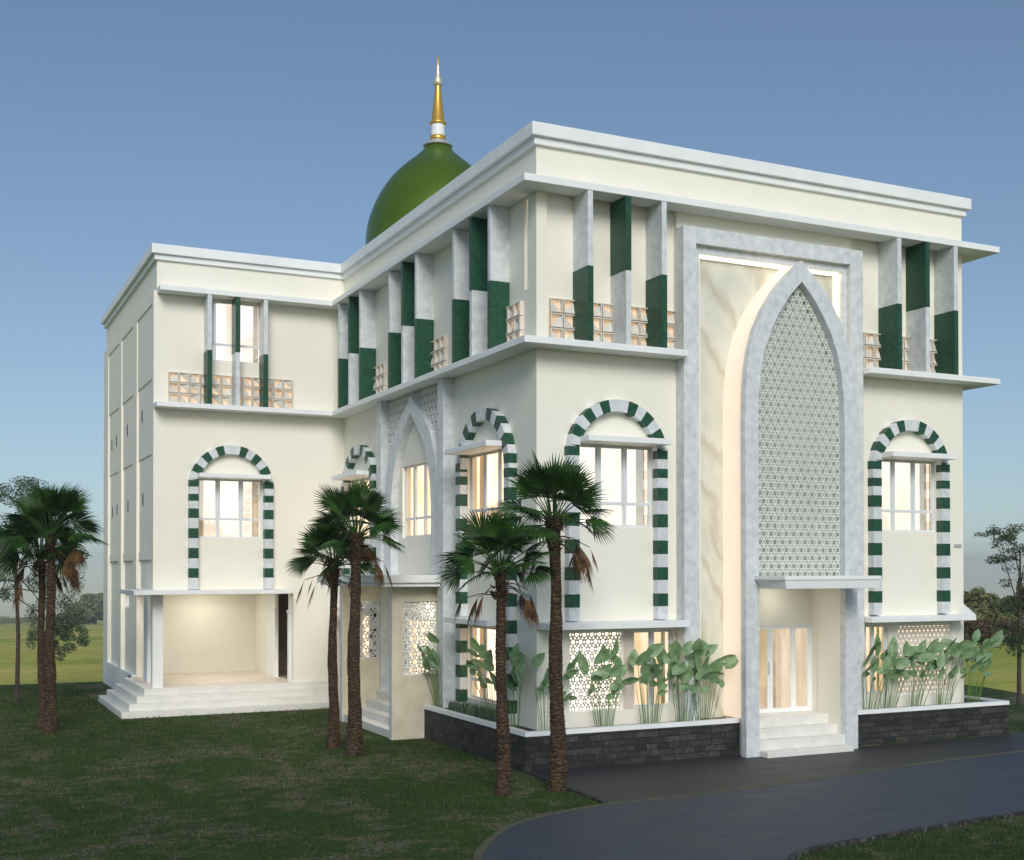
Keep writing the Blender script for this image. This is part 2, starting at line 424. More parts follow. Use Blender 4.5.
# --- walls
m = MB(F_FRONT)
m.wall(0, RX, 0, ZT + .1, 0, .25, [(.96, 3.0, 5.27, 7.11), (9.63, 11.66, 5.27, 7.11), (4.30, 8.25, .0, 11.6),
     (.8, 2.19, 1.14, 2.92), (2.45, 3.55, 1.16, 2.92), (9.28, 10.03, 1.16, 2.9), (10.3, 12.19, 1.09, 2.88), (.26, 3.66, 9.24, 12.70), (8.88, 12.28, 9.24, 12.70)], 'cream_paint')
m.box(.22, 3.70, -.16, -.13, 9.2, 12.74, 'cream_paint'); m.box(8.84, 12.32, -.16, -.13, 9.2, 12.74, 'cream_paint')
m.build('front_wall', B, weld=True)
LW = [(1.27, 3.78), (10.58, 13.09)]
m = MB(F_LEFT)
m.wall(.25, D_W, 0, ZT + .1, 0, .25, [(a, b, 5.2, 7.12) for a, b in LW] + [(a, b, 1.16, 2.94) for a, b in LW] +
       [(6.10, 8.36, 5.2, 7.2), (.41, .58, 10.56, 12.6), (6.4, 8.0, .88, 3.0)], 'cream_paint')
m.build('left_wall', B, weld=True)
m = MB(F_WING)
m.wall(WX + .09, 0, 12.70, ZT + .1, 0, .25, [], 'cream_paint')
m.wall(WX, 0, 0, 12.70, 0, .25, [(-4.64, -2.62, 5.28, 7.1), (-4.21, -2.66, 10.71, 12.58), (-5.64, -1.64, .778, 3.57)], 'cream_paint')
m.build('wing_wall', B, weld=True)
# side wall of the wing: pilasters, stepped panels
m = MB(F_SIDE)
m.wall(D_W + .25, YB, 0, ZT + .1, -.14, .2, [(14.06, 17.85, .778, 3.57), (19.55, 20.45, 3.0, 3.45)], 'cream_paint')
for a, b in ((D_W + .25, 14.05), (17.0, 17.78), (20.5, 21.12), (24.0, YB)):
    m.box(a, b, -.137, .0 if a > 15 else -.002, .85 if a > 19 else 3.7, 12.37, 'cream_paint')
m.box(D_W + .25, YB, -.137, -.0, 12.37, 12.70, 'cream_paint'); m.box(D_W + .25, YB, -.137, -.09, 12.702, ZT + .1, 'cream_paint')
m.box(17.9, YB, -.137, .004, 0, .85, 'white_paint')
for a, b in ((14.05, 17.0), (17.78, 20.5), (21.12, 24.0)):
    m.box(a, b, -.137, -.030, 10.12, 12.37, 'cream_paint')
    m.box(a, b, -.137, -.060, 7.85, 10.12, 'cream_paint')
    m.box(a, b, -.137, -.090, 4.90, 7.85, 'cream_paint')
    m.box(a, b, -.137, -.070, 4.63, 4.90, 'cream_paint')
m.build('side_wall', B)
for (y, z) in ((24.0, 8.95), (22.2, 9.0), (19.3, 9.1), (16.4, 9.2), (24.0, 6.45), (22.2, 6.5), (19.3, 6.5), (16.4, 6.55)):
    m = MB(F_SIDE); y = {24.0: 23.3, 22.2: 22.1, 19.3: 19.4, 16.4: 16.2}[y]
    w_ = -.058 if z > 8 else -.088; m.box(y - .13, y + .13, -.15, w_ + .008, z - .21, z + .21, 'metal_grey'); m.box(y - .10, y + .10, -.15, w_ + .012, z - .18, z + .18, 'dark_slot')
    m.build('vent', B)
# hidden sides and roof
m = MB()
m.box(RX - .25, RX, .25, YB, 0, ZT + .1, 'cream_paint'); m.box(WX + .4, RX - .25, YB - .25, YB, 0, ZT + .1, 'cream_paint')
m.build('rear_wall', B)
m = MB()
m.box(.25, RX - .25, .25, YB - .25, 13.4, 13.6, 'roof_grey'); m.box(WX + .25, .25, D_W + .25, YB - .25, 13.4, 13.6, 'roof_grey')
m.build('roof', B)
# cornice: two tiers, an L-shaped ring following the outline
def ring(m, e, z0, z1, mat, ex=0):
    out = [(-e, -e), (RX + e, -e), (RX + e, YB + e), (WX - e - ex, YB + e), (WX - e - ex, D_W - e), (-e, D_W - e)]
    t = .35
    inn = [(t, t), (RX - t, t), (RX - t, YB - t), (WX + t, YB - t), (WX + t, D_W + t), (t, D_W + t)]
    k = m.mi(mat); n = 6
    i = m.pts([(x, y, z) for z in (z0, z1) for x, y in out] + [(x, y, z) for z in (z0, z1) for x, y in inn])
    for a in range(n):
        b = (a + 1) % n
        for q in ((i + a, i + b, i + n + b, i + n + a), (i + 2 * n + a, i + 2 * n + b, i + 3 * n + b, i + 3 * n + a), (i + a, i + b, i + 2 * n + b, i + 2 * n + a), (i + n + a, i + n + b, i + 3 * n + b, i + 3 * n + a)):
            m.f.append(q); m.m.append(k)
m = MB(); ring(m, .180, 13.802, 14.09, 'white_paint', -.09); ring(m, .085, 13.63, 13.80, 'white_paint', -.09); m.build('cornice', B, bevel=.012)
# fascia of the wing steps in at the corner: thin cream strip above the ledge is the wall itself
# ledges
def ledge(z0, z1):
    m = MB(); e = .573
    L = [(-e, -e), (RX + .763, -e), (RX + .763, 6), (RX + .004, 6), (RX + .004, -.0), (-.004, -.004), (-.004, D_W - .0), (WX + .0, D_W - .002), (WX + .0, D_W - e), (-e, D_W - e)]
    # keep the outline simple: three slabs butted end to end
    if z0 < 10:
        m.box(-e, 3.60, -e, -.002, z0, z1, 'white_paint')
        m2 = MB(); m2.box(8.945, RX + .763, -e, -.002, z0, z1, 'white_paint'); m2.box(RX + .002, RX + .763, -.002, 7, z0, z1, 'white_paint'); m2.build('ledge', B, bevel=.010)
    else:
        m.box(-e, RX + .763, -e, -.002, z0, z1, 'white_paint')
        m.box(RX + .002, RX + .763, -.002, 7, z0, z1, 'white_paint')
    m.box(-e, -.002, -.002, D_W - e, z0, z1, 'white_paint')
    m.box(WX + (.09 if z0 > 10 else 0), -.002, D_W - e, D_W - .002, z0, z1, 'white_paint')
    m.build('ledge', B, weld=False, bevel=.010)
ledge(Z1a, Z1b); ledge(Z2a, Z2b)

# fins
def fin(f, u0, u1, top_green, mid=10.965, w0=.002, w1=.553):
    m = MB(f)
    a, b = ('green_stone', 'grey_marble') if top_green else ('grey_marble', 'green_stone')
    g = lambda mat: .006 if mat == 'green_stone' else 0
    m.box(u0 - g(a), u1 + g(a), w0, w1 + g(a), mid, Z2a - .002, a)
    m.box(u0 - g(b), u1 + g(b), w0, w1 + g(b), Z1b + .002, mid, b)
    return m.build('fin', B)
for i, (a, b) in enumerate(((.98, 1.11), (1.95, 2.08), (2.89, 3.02), (9.85, 9.98), (10.78, 10.91), (11.75, 11.88))): fin(F_FRONT, a, b, i % 3 == 1, w0=-.125, w1=.560)
for i, a in enumerate((1.33, 2.37, 3.43, 5.97, 6.98, 8.02, 10.57, 11.60, 12.63)): fin(F_LEFT, a + .04, a + .17, i % 3 == 1, 10.90, w1=.49)
for i, (a, b) in enumerate(((-4.45, -4.32), (-3.6, -3.47), (-2.74, -2.61))): fin(F_WING, a, b, i == 1, 10.94)

# windows ------------------------------------------------------------
def window(f, u0, u1, z0, z1, mull, bars, room='warm_room', depth=.08, sill=False, fw=.055, rd=1.1, curtains=True, nm='window', pr=None):
    m = MB(f); o = -depth
    m.box(u0, u0 + fw, o - .06, o, z0, z1, 'window_frame'); m.box(u1 - fw, u1, o - .06, o, z0, z1, 'window_frame')
    m.box(u0 + fw, u1 - fw, o - .06, o, z1 - fw, z1, 'window_frame'); m.box(u0 + fw, u1 - fw, o - .06, o, z0, z0 + fw, 'window_frame')
    for u in mull: m.box(u - fw * .75, u + fw * .75, o - .065, o + .008, z0 + fw, z1 - fw, 'window_frame')
    for z in bars: m.box(u0 + fw, u1 - fw, o - .055, o - .006, z - .035, z + .035, 'window_frame')
    # inner casement stiles
    edges = [u0 + fw] + sum([[u - fw * .75, u + fw * .75] for u in mull], []) + [u1 - fw]
    zt = max(bars) + .035 if bars else z0 + fw
    for k in range(0, len(edges), 2):
        a, b = edges[k], edges[k + 1]
        if b - a > .3:
            for (p, q) in ((a, a + .03), (b - .03, b)): m.box(p, q, o - .045, o - .015, zt, z1 - fw, 'window_frame')
    w = m.build(nm, pr or B)
    g = MB(f); g.sheet(u0 + fw * .5, u1 - fw * .5, o - .030, z0 + fw * .5, z1 - fw * .5, 'window_glass'); g.build('pane', w, recalc=False)
    r = MB(f); a, b, c, d, e, h = u0 - .1, u1 + .1, z0 - .1, z1 + .1, -.27, -.27 - rd
    for q in ([(a, h, c), (b, h, c), (b, h, d), (a, h, d)], [(a, e, c), (a, h, c), (a, h, d), (a, e, d)], [(b, e, c), (b, h, c), (b, h, d), (b, e, d)],
              [(a, e, c), (b, e, c), (b, h, c), (a, h, c)], [(a, e, d), (b, e, d), (b, h, d), (a, h, d)]): r.face(q, room)
    r.build('lit_room', w, recalc=False)
    if curtains:
        W = (u1 - u0)
        for (s0, s1) in ((u0 + .04, u0 + W * .13), (u1 - W * .13, u1 - .04)):
            c = MB(f); n = 26; P = [(s0 + (s1 - s0) * i / n, -.33 + .03 * math.sin(i * 1.9)) for i in range(n + 1)]
            for i in range(n):
                (p, pw), (q, qw) = P[i], P[i + 1]
                c.face([(p, pw, z0 - .05), (q, qw, z0 - .05), (q, qw, z1 + .05), (p, pw, z1 + .05)], 'curtain')
            c.build('curtain', w, recalc=False, weld=True, smooth=True)
    return w
leaf_mat('curtain', (.78, .70, .58), (.84, .77, .66), .5, .8, 3)
# striped round-arch surround --------------------------------------
def surround(f, c, Ro, th, z_base, zc, proj=.2, greens=None):
    m = MB(f); Ri = Ro - th
    zst = zc + .22
    for s in (-1, 1):
        u0, u1 = sorted((c + s * Ri, c + s * Ro))
        cuts = [z_base]; gs = [g for g in greens if g[0] > z_base - .2]
        z = z_base
        for (a, b) in sorted(gs):
            a = max(a, z_base)
            if a > z + .01: m.box(u0, u1, .0, proj, z, a, 'grey_marble')
            m.box(u0 - .004, u1 + .004, .0, proj + .005, a, b, 'green_stone'); z = b
        if z < zst: m.box(u0, u1, 0, proj, z, zst, 'grey_marble')
    a0 = math.asin(.22 / Ro); a1 = R(21)
    segs = [(a0, a1, 'grey_marble')]; st = (R(78) - a1) / 5; a = a1
    for i in range(5): segs.append((a, a + st, 'green_stone' if i % 2 == 0 else 'grey_marble')); a += st
    segs = segs + [(a, math.pi - a, 'grey_marble')] + [(math.pi - e, math.pi - s_, mt) for s_, e, mt in segs]
    for s_, e, mt in segs:
        k = 4 if e - s_ > .3 else 3; g = .004 if mt == 'green_stone' else 0
        T = [s_ + (e - s_) * i / k for i in range(k + 1)]
        m.band([(c + (Ro + g) * math.cos(t), zc + (Ro + g) * math.sin(t)) for t in T], [(c + (Ri - g) * math.cos(t), zc + (Ri - g) * math.sin(t)) for t in T], 0, proj + g, mt)
    return m.build('arch_surround', B)
GR = [(6.83, 7.03), (6.40, 6.61), (5.88, 6.17), (5.27, 5.57), (4.66, 4.97), (4.07, 4.36), (3.47, 3.76), (2.86, 3.16), (2.26, 2.56), (1.66, 1.96), (1.06, 1.36)]
def canopy(f, u0, u1, w1, z0, z1, nm='sunshade', w0=.002, pr=None):
    m = MB(f); m.box(u0, u1, w0, w1, z0, z1, 'white_paint'); return m.build(nm, pr or B, bevel=.01)
for c in CF:
    surround(F_FRONT, c, 1.285, .27, 3.17, 6.845, .2, GR)
    window(F_FRONT, c - 1.015, c + 1.025, 5.27, 7.11, [c - .37, c + .31], [5.80], 'bright_room')
    canopy(F_FRONT, c - 1.0, c + 1.13, .60, 7.125, 7.255)
for c in (2.53, 11.83):
    surround(F_LEFT, c, 1.535, .27, .80, 6.6, .2, [(6.72, 6.94)] + GR[1:])
    window(F_LEFT, c - 1.255, c + 1.255, 5.2, 7.12, [c - .42, c + .42], [5.75], 'warm_room')
    window(F_LEFT, c - 1.255, c + 1.255, 1.16, 2.94, [c - .42, c + .42], [1.62], 'warm_room')
    canopy(F_LEFT, c - 1.17, c + 1.30, .60, 7.125, 7.255)
    canopy(F_LEFT, c - 1.22, c + 1.36, .60, 3.02, 3.15)
surround(F_WING, -3.625, 1.285, .27, 3.72, 6.845, .2, GR)
window(F_WING, -4.64, -2.62, 5.28, 7.1, [-4.0, -3.29], [5.87], 'bright_room')
canopy(F_WING, -4.68, -2.5, .55, 7.10, 7.23)
window(F_WING, -4.21, -2.66, 10.71, 12.58, [-3.45], [11.25], 'bright_room', rd=.8)
window(F_LEFT, 6.10, 8.36, 5.2, 7.2, [6.85, 7.6], [5.72], 'warm_room')
window(F_LEFT, .41, .58, 10.56, 12.6, [], [], 'warm_room', fw=.02, depth=.03, rd=.4, curtains=False)
window(F_FRONT, 2.45, 3.55, 1.16, 2.92, [3.0], [], 'warm_room')
window(F_FRONT, 9.28, 10.03, 1.16, 2.90, [9.56], [], 'warm_room')
m = MB(F_FRONT); m.box(2.20, 2.44, -.1, .012, 1.16, 2.92, 'pink_tile'); m.build('tile_strip', B)
window(F_SIDE, 19.55, 20.45, 3.0, 3.45, [20.0], [], 'bright_room', fw=.03, depth=.16, rd=.3, curtains=False)
# ground-floor canopies on the front
m = MB(F_FRONT); m.box(0, 3.60, .002, .60, 3.0, 3.15, 'white_paint'); m.build('sunshade', B, bevel=.01)
m = MB(F_FRONT); m.box(8.95, 12.42, .002, .60, 2.99, 3.125, 'white_paint')
m.prism([(12.42, 2.99), (12.95, 2.99), (12.95, 3.06), (12.42, 3.125)], .02, .60, 'white_paint') if False else None
k = m.mi('white_paint')
i = m.pts([(12.40, .0, 3.12), (12.60, .0, 3.42), (12.60, .0, 3.30), (12.40, .60, 3.12), (12.44, .60, 3.12), (12.44, .60, 3.0), (12.60, -.02, 3.12)])
m.build('sunshade', B, bevel=.01)
m = MB(); m.prism([(RX + .002, 3.0), (RX + .45, 3.0), (RX + .45, 3.10), (RX + .002, 3.40)], .0, 1.6, 'white_paint'); m.build('side_sunshade', B, bevel=.008)
m = MB(F_FRONT); m.box(12.27, 12.52, .002, .02, 4.88, 4.97, 'metal_grey'); m.build('wall_plate', B)

# rhombitrihexagonal lattice ---------------------------------------
def lattice(f, inside, u0, u1, z0, z1, w, s=.115, bar=.034, th=.03, mat='screen_white', nm='lattice_screen', parent=None, rim=None):
    m = MB(f); k = m.mi(mat); P = s * (1 + math.sqrt(3)); seen = set(); Rh = s
    a1 = Vector((P, 0)); a2 = Vector((P * .5, P * math.sqrt(3) / 2)); cx, cz = (u0 + u1) / 2, (z0 + z1) / 2
    N = int(max(u1 - u0, z1 - z0) / P) + 3
    for i in range(-N * 2, N * 2 + 1):
        for j in range(-N, N + 1):
            c = Vector((cx, cz)) + a1 * i + a2 * j
            if not (u0 - P < c.x < u1 + P and z0 - P < c.y < z1 + P): continue
            V = [c + Vector((math.cos(R(30 + 60 * q)), math.sin(R(30 + 60 * q)))) * Rh for q in range(6)]
            E = [(V[q], V[(q + 1) % 6]) for q in range(6)]
            for q in range(6):
                n = Vector((math.cos(R(60 * q + 60)), math.sin(R(60 * q + 60)))) * s
                E += [(V[q], V[q] + n), (V[(q + 1) % 6], V[(q + 1) % 6] + n)]
            for a, b in E:
                mid = (a + b) / 2; key = (round(mid.x, 3), round(mid.y, 3))
                if key in seen or not inside(mid.x, mid.y): continue
                seen.add(key)
                d = (b - a).normalized(); n = Vector((-d.y, d.x)) * bar / 2; a_ = a - d * bar * .2; b_ = b + d * bar * .2
                q4 = [a_ + n, b_ + n, b_ - n, a_ - n]
                i0 = m.pts([(p.x, w, p.y) for p in q4] + [(p.x, w - th, p.y) for p in q4])
                for fc in ((0, 1, 2, 3), (4, 5, 6, 7), (0, 1, 5, 4), (1, 2, 6, 5), (2, 3, 7, 6), (3, 0, 4, 7)):
                    m.f.append(tuple(i0 + t for t in fc)); m.m.append(k)
    if rim:
        (a, b, c, d), t = rim
        m.box(a, a + t, w - th - .01, w + .006, c, d, mat); m.box(b - t, b, w - th - .01, w + .006, c, d, mat)
        m.box(a + t, b - t, w - th - .01, w + .006, c, c + t, mat); m.box(a + t, b - t, w - th - .01, w + .006, d - t, d, mat)
    return m.build(nm, parent or B, recalc=True)
def rect(a, b, c, d): return lambda x, z: a < x < b and c < z < d
def glow_room(f, a, b, c, d, e, rd, room, parent):
    r = MB(f); h = e - rd
    for q in ([(a, h, c), (b, h, c), (b, h, d), (a, h, d)], [(a, e, c), (a, h, c), (a, h, d), (a, e, d)], [(b, e, c), (b, h, c), (b, h, d), (b, e, d)],
              [(a, e, c), (b, e, c), (b, h, c), (a, h, c)], [(a, e, d), (b, e, d), (b, h, d), (a, h, d)]): r.face(q, room)
    return r.build('lit_room', parent, recalc=False)
L1 = lattice(F_FRONT, rect(.8, 2.19, 1.14, 2.92), .8, 2.19, 1.14, 2.92, -.03, .070, .022, .03, rim=((.8, 2.19, 1.14, 2.92), .03))
glow_room(F_FRONT, .7, 2.3, 1.05, 3.0, -.26, .5, 'bright_room', L1)
L2 = lattice(F_FRONT, rect(10.3, 12.19, 1.09, 2.88), 10.3, 12.19, 1.09, 2.88, -.03, .052, .017, .03, rim=((10.3, 12.19, 1.09, 2.88), .03))
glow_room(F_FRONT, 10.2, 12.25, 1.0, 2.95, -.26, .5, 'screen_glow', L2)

# triangular ventilation blocks -------------------------------------
def blocks(f, u0, n, z0=9.34, s=.33, rows=3, seed=1):
    random.seed(seed)
    m = MB(f); r = MB(f); g = .012; d = .10
    u1 = u0 + n * s
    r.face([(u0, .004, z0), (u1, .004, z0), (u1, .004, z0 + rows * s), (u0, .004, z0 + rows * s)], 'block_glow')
    for i in range(n):
        for j in range(rows):
            a, b = u0 + i * s + g, u0 + (i + 1) * s - g; c, e = z0 + j * s + g, z0 + (j + 1) * s - g; t = .022
            m.box(a, b, .006, d, c, c + t, 'block_concrete'); m.box(a, b, .006, d, e - t, e, 'block_concrete')
            m.box(a, a + t, .006, d, c + t, e - t, 'block_concrete'); m.box(b - t, b, .006, d, c + t, e - t, 'block_concrete')
            A, Bq, Cq, Dq = (a + t, c + t), (b - t, c + t), (b - t, e - t), (a + t, e - t)
            k = random.choice((0, 0, 1, 2)) if seed % 2 else (i + j) % 2
            tri = {0: (A, Bq, Dq), 1: (A, Bq, Cq), 2: (Bq, Cq, Dq)}[k]
            # sloping infill plate: deep at the diagonal, proud at the corner
            far = {0: 0, 1: 1, 2: 1}[k]
            i0 = m.pts([(p[0], d - .004 if q == far else .03, p[1]) for q, p in enumerate(tri)] + [(p[0], .012, p[1]) for p in tri]); mk = m.mi('block_concrete')
            for fc in ((0, 1, 2), (0, 1, 4, 3), (1, 2, 5, 4), (2, 0, 3, 5)): m.f.append(tuple(i0 + x for x in fc)); m.m.append(mk)
    o = m.build('ventilation_blocks', B); r.build('lit_backing', o, recalc=False)
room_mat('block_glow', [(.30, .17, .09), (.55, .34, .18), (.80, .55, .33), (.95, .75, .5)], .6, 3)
blocks(F_WING, -5.53, 12, 9.33, .32, seed=1)
F_REC = lambda u, w, z: (u, .13 - w, z)
blocks(F_REC, .36, 10, s=.33, seed=2)
blocks(F_REC, 9.0, 10, s=.325, seed=4)
for a in (.62, 5.05, 9.65): blocks(F_LEFT, a, 11, seed=6)

# ---- grand portal -----------------------------------------------------
m = MB(F_FRONT)                                             # outer frame, one mesh
m.box(3.62, 3.97, 0.002, .34, .82, 12.23, 'grey_marble'); m.box(8.53, 8.93, .002, .34, .82, 12.23, 'grey_marble'); m.box(3.97, 8.53, .002, .34, 11.85, 12.23, 'grey_marble')
m.box(3.97, 4.15, 0.002, .20, .82, 11.85, 'grey_marble'); m.box(8.39, 8.53, .002, .20, .82, 11.85, 'grey_marble'); m.box(4.15, 8.39, .002, .20, 11.67, 11.85, 'grey_marble')
PF = m.build('portal_frame', B, bevel=.006)
m = MB(F_FRONT)
m.box(4.152, 5.1, -.05, -.03 + .0, .82, 11.668, 'veined_marble'); m.box(7.95, 8.388, -.05, -.03, .82, 11.668, 'veined_marble')
m.box(5.1, 7.95, -.05, -.03, 8.6, 11.668, 'veined_marble'); m.build('marble_panel', B)
m = MB(F_FRONT)                                             # cove light inside the frame
m.box(4.155, 8.385, .015, .045, 11.63, 11.665, 'led_strip'); m.box(8.352, 8.385, .015, .045, 9.0, 11.63, 'led_strip')
m.build('cove_light', PF)
m = MB(F_FRONT); m.box(4.155, 4.175, .005, .03, 1.0, 11.60, 'led_strip'); m.build('cove_light', PF)
# pointed arch: outlines measured half by half about the axis u = 6.52
AX = 6.50
out_half = [(1.64, .0), (1.64, 7.7), (1.625, 8.35), (1.58, 8.9), (1.50, 9.35), (1.36, 9.83), (1.13, 10.30), (.82, 10.76), (.50, 11.13), (.26, 11.33), (.0, 11.58)]
in_half = [(1.27, .0), (1.27, 7.75), (1.245, 8.4), (1.17, 9.0), (1.06, 9.45), (.88, 9.88), (.65, 10.29), (.36, 10.70), (.17, 10.90), (.09, 10.98), (.0, 11.07)]
O = [(AX - a, z) for a, z in out_half] + [(AX + a, z) for a, z in out_half[::-1][1:]]
I = [(AX - a, z) for a, z in in_half] + [(AX + a, z) for a, z in in_half[::-1][1:]]
m = MB(F_FRONT); m.band(O, I, .79, .99, 'grey_marble')
PA = m.build('pointed_arch', B, bevel=.008)
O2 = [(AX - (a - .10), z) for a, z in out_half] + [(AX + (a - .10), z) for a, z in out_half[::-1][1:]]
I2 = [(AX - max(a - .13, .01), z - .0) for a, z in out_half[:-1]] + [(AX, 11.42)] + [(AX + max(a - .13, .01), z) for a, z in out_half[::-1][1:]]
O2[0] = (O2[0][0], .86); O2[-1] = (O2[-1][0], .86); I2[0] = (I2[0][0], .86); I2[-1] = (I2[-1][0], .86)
m = MB(F_FRONT); m.band(O2, I2, -.03, .788, 'arch_side_glow'); m.build('glowing_side', PA)  # outer face of the arch, its peach light put in as glow, no lamp
I3 = [(AX - max(a - .135, .01), z) for a, z in out_half[:-1]] + [(AX, 11.36)] + [(AX + max(a - .135, .01), z) for a, z in out_half[::-1][1:]]
I4 = I
m = MB(F_FRONT); m.band([(u, z) for u, z in I3], [(u, z) for u, z in I4], -.02, .788, 'cream_paint'); m.build('arch_core', PA)
def half_at(z):
    h = in_half
    for (a, za), (b, zb) in zip(h, h[1:]):
        if za <= z <= zb: return a + (b - a) * (z - za) / (zb - za) if zb > za else a
    return 0
LS = lattice(F_FRONT, lambda x, z: 4.12 < z < 11.07 and abs(x - AX) < half_at(z) + .02, AX - 1.27, AX + 1.27, 4.1, 11.1, .80, .080, .026, .03, parent=PA)
m = MB(F_FRONT); m.prism([(AX + a * .995, z) for a, z in in_half[:-1]] and [(AX - a * .995, max(z, 4.1)) for a, z in in_half] + [(AX + a * .995, max(z, 4.1)) for a, z in in_half[::-1][1:]], .58, .60, 'screen_backing'); m.build('screen_backing', PA)
# entrance recess
m = MB()
m.face([(5.25, .30, .8), (7.82, .30, .8), (7.82, .30, 3.86), (5.25, .30, 3.86)], 'cream_paint')
E_ = MB()
E_.wall = E_.wall
ew = MB(lambda u, w, z: (u, .30 - w, z))
ew.wall(4.9, 8.2, .0, 4.1, 0, .15, [(5.29, 7.81, .80, 2.93)], 'cream_paint'); ew.build('entrance_wall', B, weld=True)
m = MB(); m.box(7.815, 7.83, -.89, .298, 0, 4.1, 'cream_paint'); m.box(5.17, 5.185, -.89, .298, 0, 4.1, 'cream_paint')
m.box(5.185, 7.815, -.88, .298, 3.95, 4.1, 'cream_paint'); m.build('entrance_lining', B)
m = MB()
for i, z in enumerate((.14, .36, .58, .80)):
    y0 = -1.27 + .3 * i
    x0, x1 = (5.24, 7.76) if i == 0 else (5.232, 7.768)
    m.box(x0, x1, y0, (-.97 + .3 * i) if i < 3 else .45, 0, z, 'step_stone')
m.build('entrance_steps', B, bevel=.012)
dr = MB()
for a, b in ((5.29, 5.37), (5.82, 5.88), (6.51, 6.59), (7.22, 7.28), (7.73, 7.81)): dr.box(a, b, .31, .37, .802, 2.93, 'white_paint')
for a, b in ((5.37, 5.82), (5.88, 6.51), (6.59, 7.22), (7.28, 7.73)):
    dr.box(a, b, .31, .37, 2.85, 2.93, 'white_paint'); dr.box(a, b, .31, .37, .802, .91, 'white_paint')
    for (p, q) in ((a, a + .035), (b - .035, b)): dr.box(p, q, .325, .365, .91, 2.85, 'white_paint')
DR = dr.build('door', B)
g = MB(); g.sheet(5.34, 7.76, .345, .85, 2.9, 'window_glass'); g.build('pane', DR, recalc=False)
glow_room(lambda u, w, z: (u, .47 - w, z), 5.1, 8.0, .7, 3.05, 0, 1.6, 'dim_room', DR)
for u in (6.47, 6.63):
    h = MB(); h.tube([(u, .29, 1.75), (u, .26, 1.78), (u, .26, 2.02), (u, .29, 2.05)], .012, 'metal_grey', 6); h.build('handle', DR)
# canopy over the door
m = MB(F_FRONT)
m.box(5.09, 7.88, .70 + .295, 2.10, 4.07, 4.16, 'white_paint')
i0 = m.pts([(5.12, .995, 4.07), (7.86, .995, 4.07), (7.86, 2.08, 4.07), (5.12, 2.08, 4.07), (5.27, .995, 3.87), (7.84, .995, 3.87), (7.84, 2.05, 3.87), (5.16, 2.05, 3.87)])
k = m.mi('white_paint')
for q in ((0, 1, 2, 3), (4, 5, 6, 7), (0, 1, 5, 4), (1, 2, 6, 5), (2, 3, 7, 6), (3, 0, 4, 7)): m.f.append(tuple(i0 + t for t in q)); m.m.append(k)
m.build('entrance_canopy', B, bevel=.008)

# ---- portal on the left facade ------------------------------------------
m = MB(F_LEFT)
m.box(4.64, 5.02, .002, .30, .82, Z1a - .002, 'grey_marble'); m.build('portal_pilaster', B, bevel=.006)
m = MB(F_LEFT); m.box(9.34, 9.72, .002, .30, .82, Z1a - .002, 'grey_marble'); m.build('portal_pilaster', B, bevel=.006)
C2 = 7.2
oh = [(2.02, 3.9), (2.02, 6.0), (1.95, 6.7), (1.78, 7.35), (1.42, 7.95), (.85, 8.45), (.40, 8.72), (.0, 9.05)]
ih = [(1.52, 3.9), (1.52, 6.0), (1.44, 6.6), (1.26, 7.15), (1.00, 7.62), (.62, 8.06), (.28, 8.32), (.0, 8.56)]
O = [(C2 - a, z) for a, z in oh] + [(C2 + a, z) for a, z in oh[::-1][1:]]
I = [(C2 - a, z) for a, z in ih] + [(C2 + a, z) for a, z in ih[::-1][1:]]
m = MB(F_LEFT); m.band(O, I, .002, .22, 'grey_marble'); PB = m.build('pointed_arch', B, bevel=.006)
def oh_at(z):
    for (a, za), (b, zb) in zip(oh, oh[1:]):
        if za <= z <= zb: return a + (b - a) * (z - za) / (zb - za)
    return 0
lattice(F_LEFT, lambda u, z: 5.9 < z < 9.16 and 5.0 < u < 9.36 and abs(u - C2) > oh_at(z) - .05, 5.02, 9.34, 5.9, 9.16, .09, .085, .030, .03, parent=PB)
m = MB(F_LEFT)
for s in (-1, 1):
    pl = [(C2 + s * max(oh_at(z) - .05, 0), z) for z in [4.0 + .15 * i for i in range(35)] if z < 9.05] + [(C2, 9.05), (C2, 9.16), (C2 + s * 2.13, 9.16), (C2 + s * 2.13, 4.0)]
    m.prism(pl, .003, .02, 'screen_backing2')
m.build('screen_backing', PB)
# ---- portico with stairs --------------------------------------------------
PT = MB()
def beige_wall(y0, y1, hole):
    m = MB(lambda u, w, z: (u, y0 - w, z)); m.wall(-1.41, -.004, 0, 3.878, 0, y1 - y0, [hole], 'travertine'); return m
beige_wall(5.31, 5.53, (-1.13, -.20, 1.63, 3.49)).build('portico_wall', B, weld=True)
beige_wall(9.42, 9.64, (-1.15, -.15, 1.78, 3.42)).build('portico_wall', B, weld=True)
m = MB(); m.flat([(-1.95, 4.75), (-.31, 4.75), (-.31, 5.03), (-.004, 5.03), (-.004, 9.33), (-.31, 9.33), (-.31, 10.1), (-1.95, 10.1)], 3.98, 4.17, 'white_paint'); m.flat([(-1.88, 4.82), (-.312, 4.82), (-.312, 5.035), (-.006, 5.035), (-.006, 9.325), (-.312, 9.325), (-.312, 10.03), (-1.88, 10.03)], 3.88, 3.979, 'white_paint'); m.build('portico_roof', B, bevel=.008)
m = MB(); m.box(-1.425, -1.412, 5.31, 5.53, 0, 3.878, 'grey_marble'); m.build('portico_trim', B)
m = MB(); m.box(-1.425, -1.412, 9.42, 9.64, 0, 3.878, 'grey_marble'); m.build('portico_trim', B)
F_P1 = lambda u, w, z: (u, 5.31 - w, z); F_P2 = lambda u, w, z: (u, 9.42 - w, z)
lattice(F_P1, rect(-1.13, -.20, 1.63, 3.49), -1.13, -.20, 1.63, 3.49, -.05, .085, .026, .03, rim=((-1.13, -.20, 1.63, 3.49), .02))
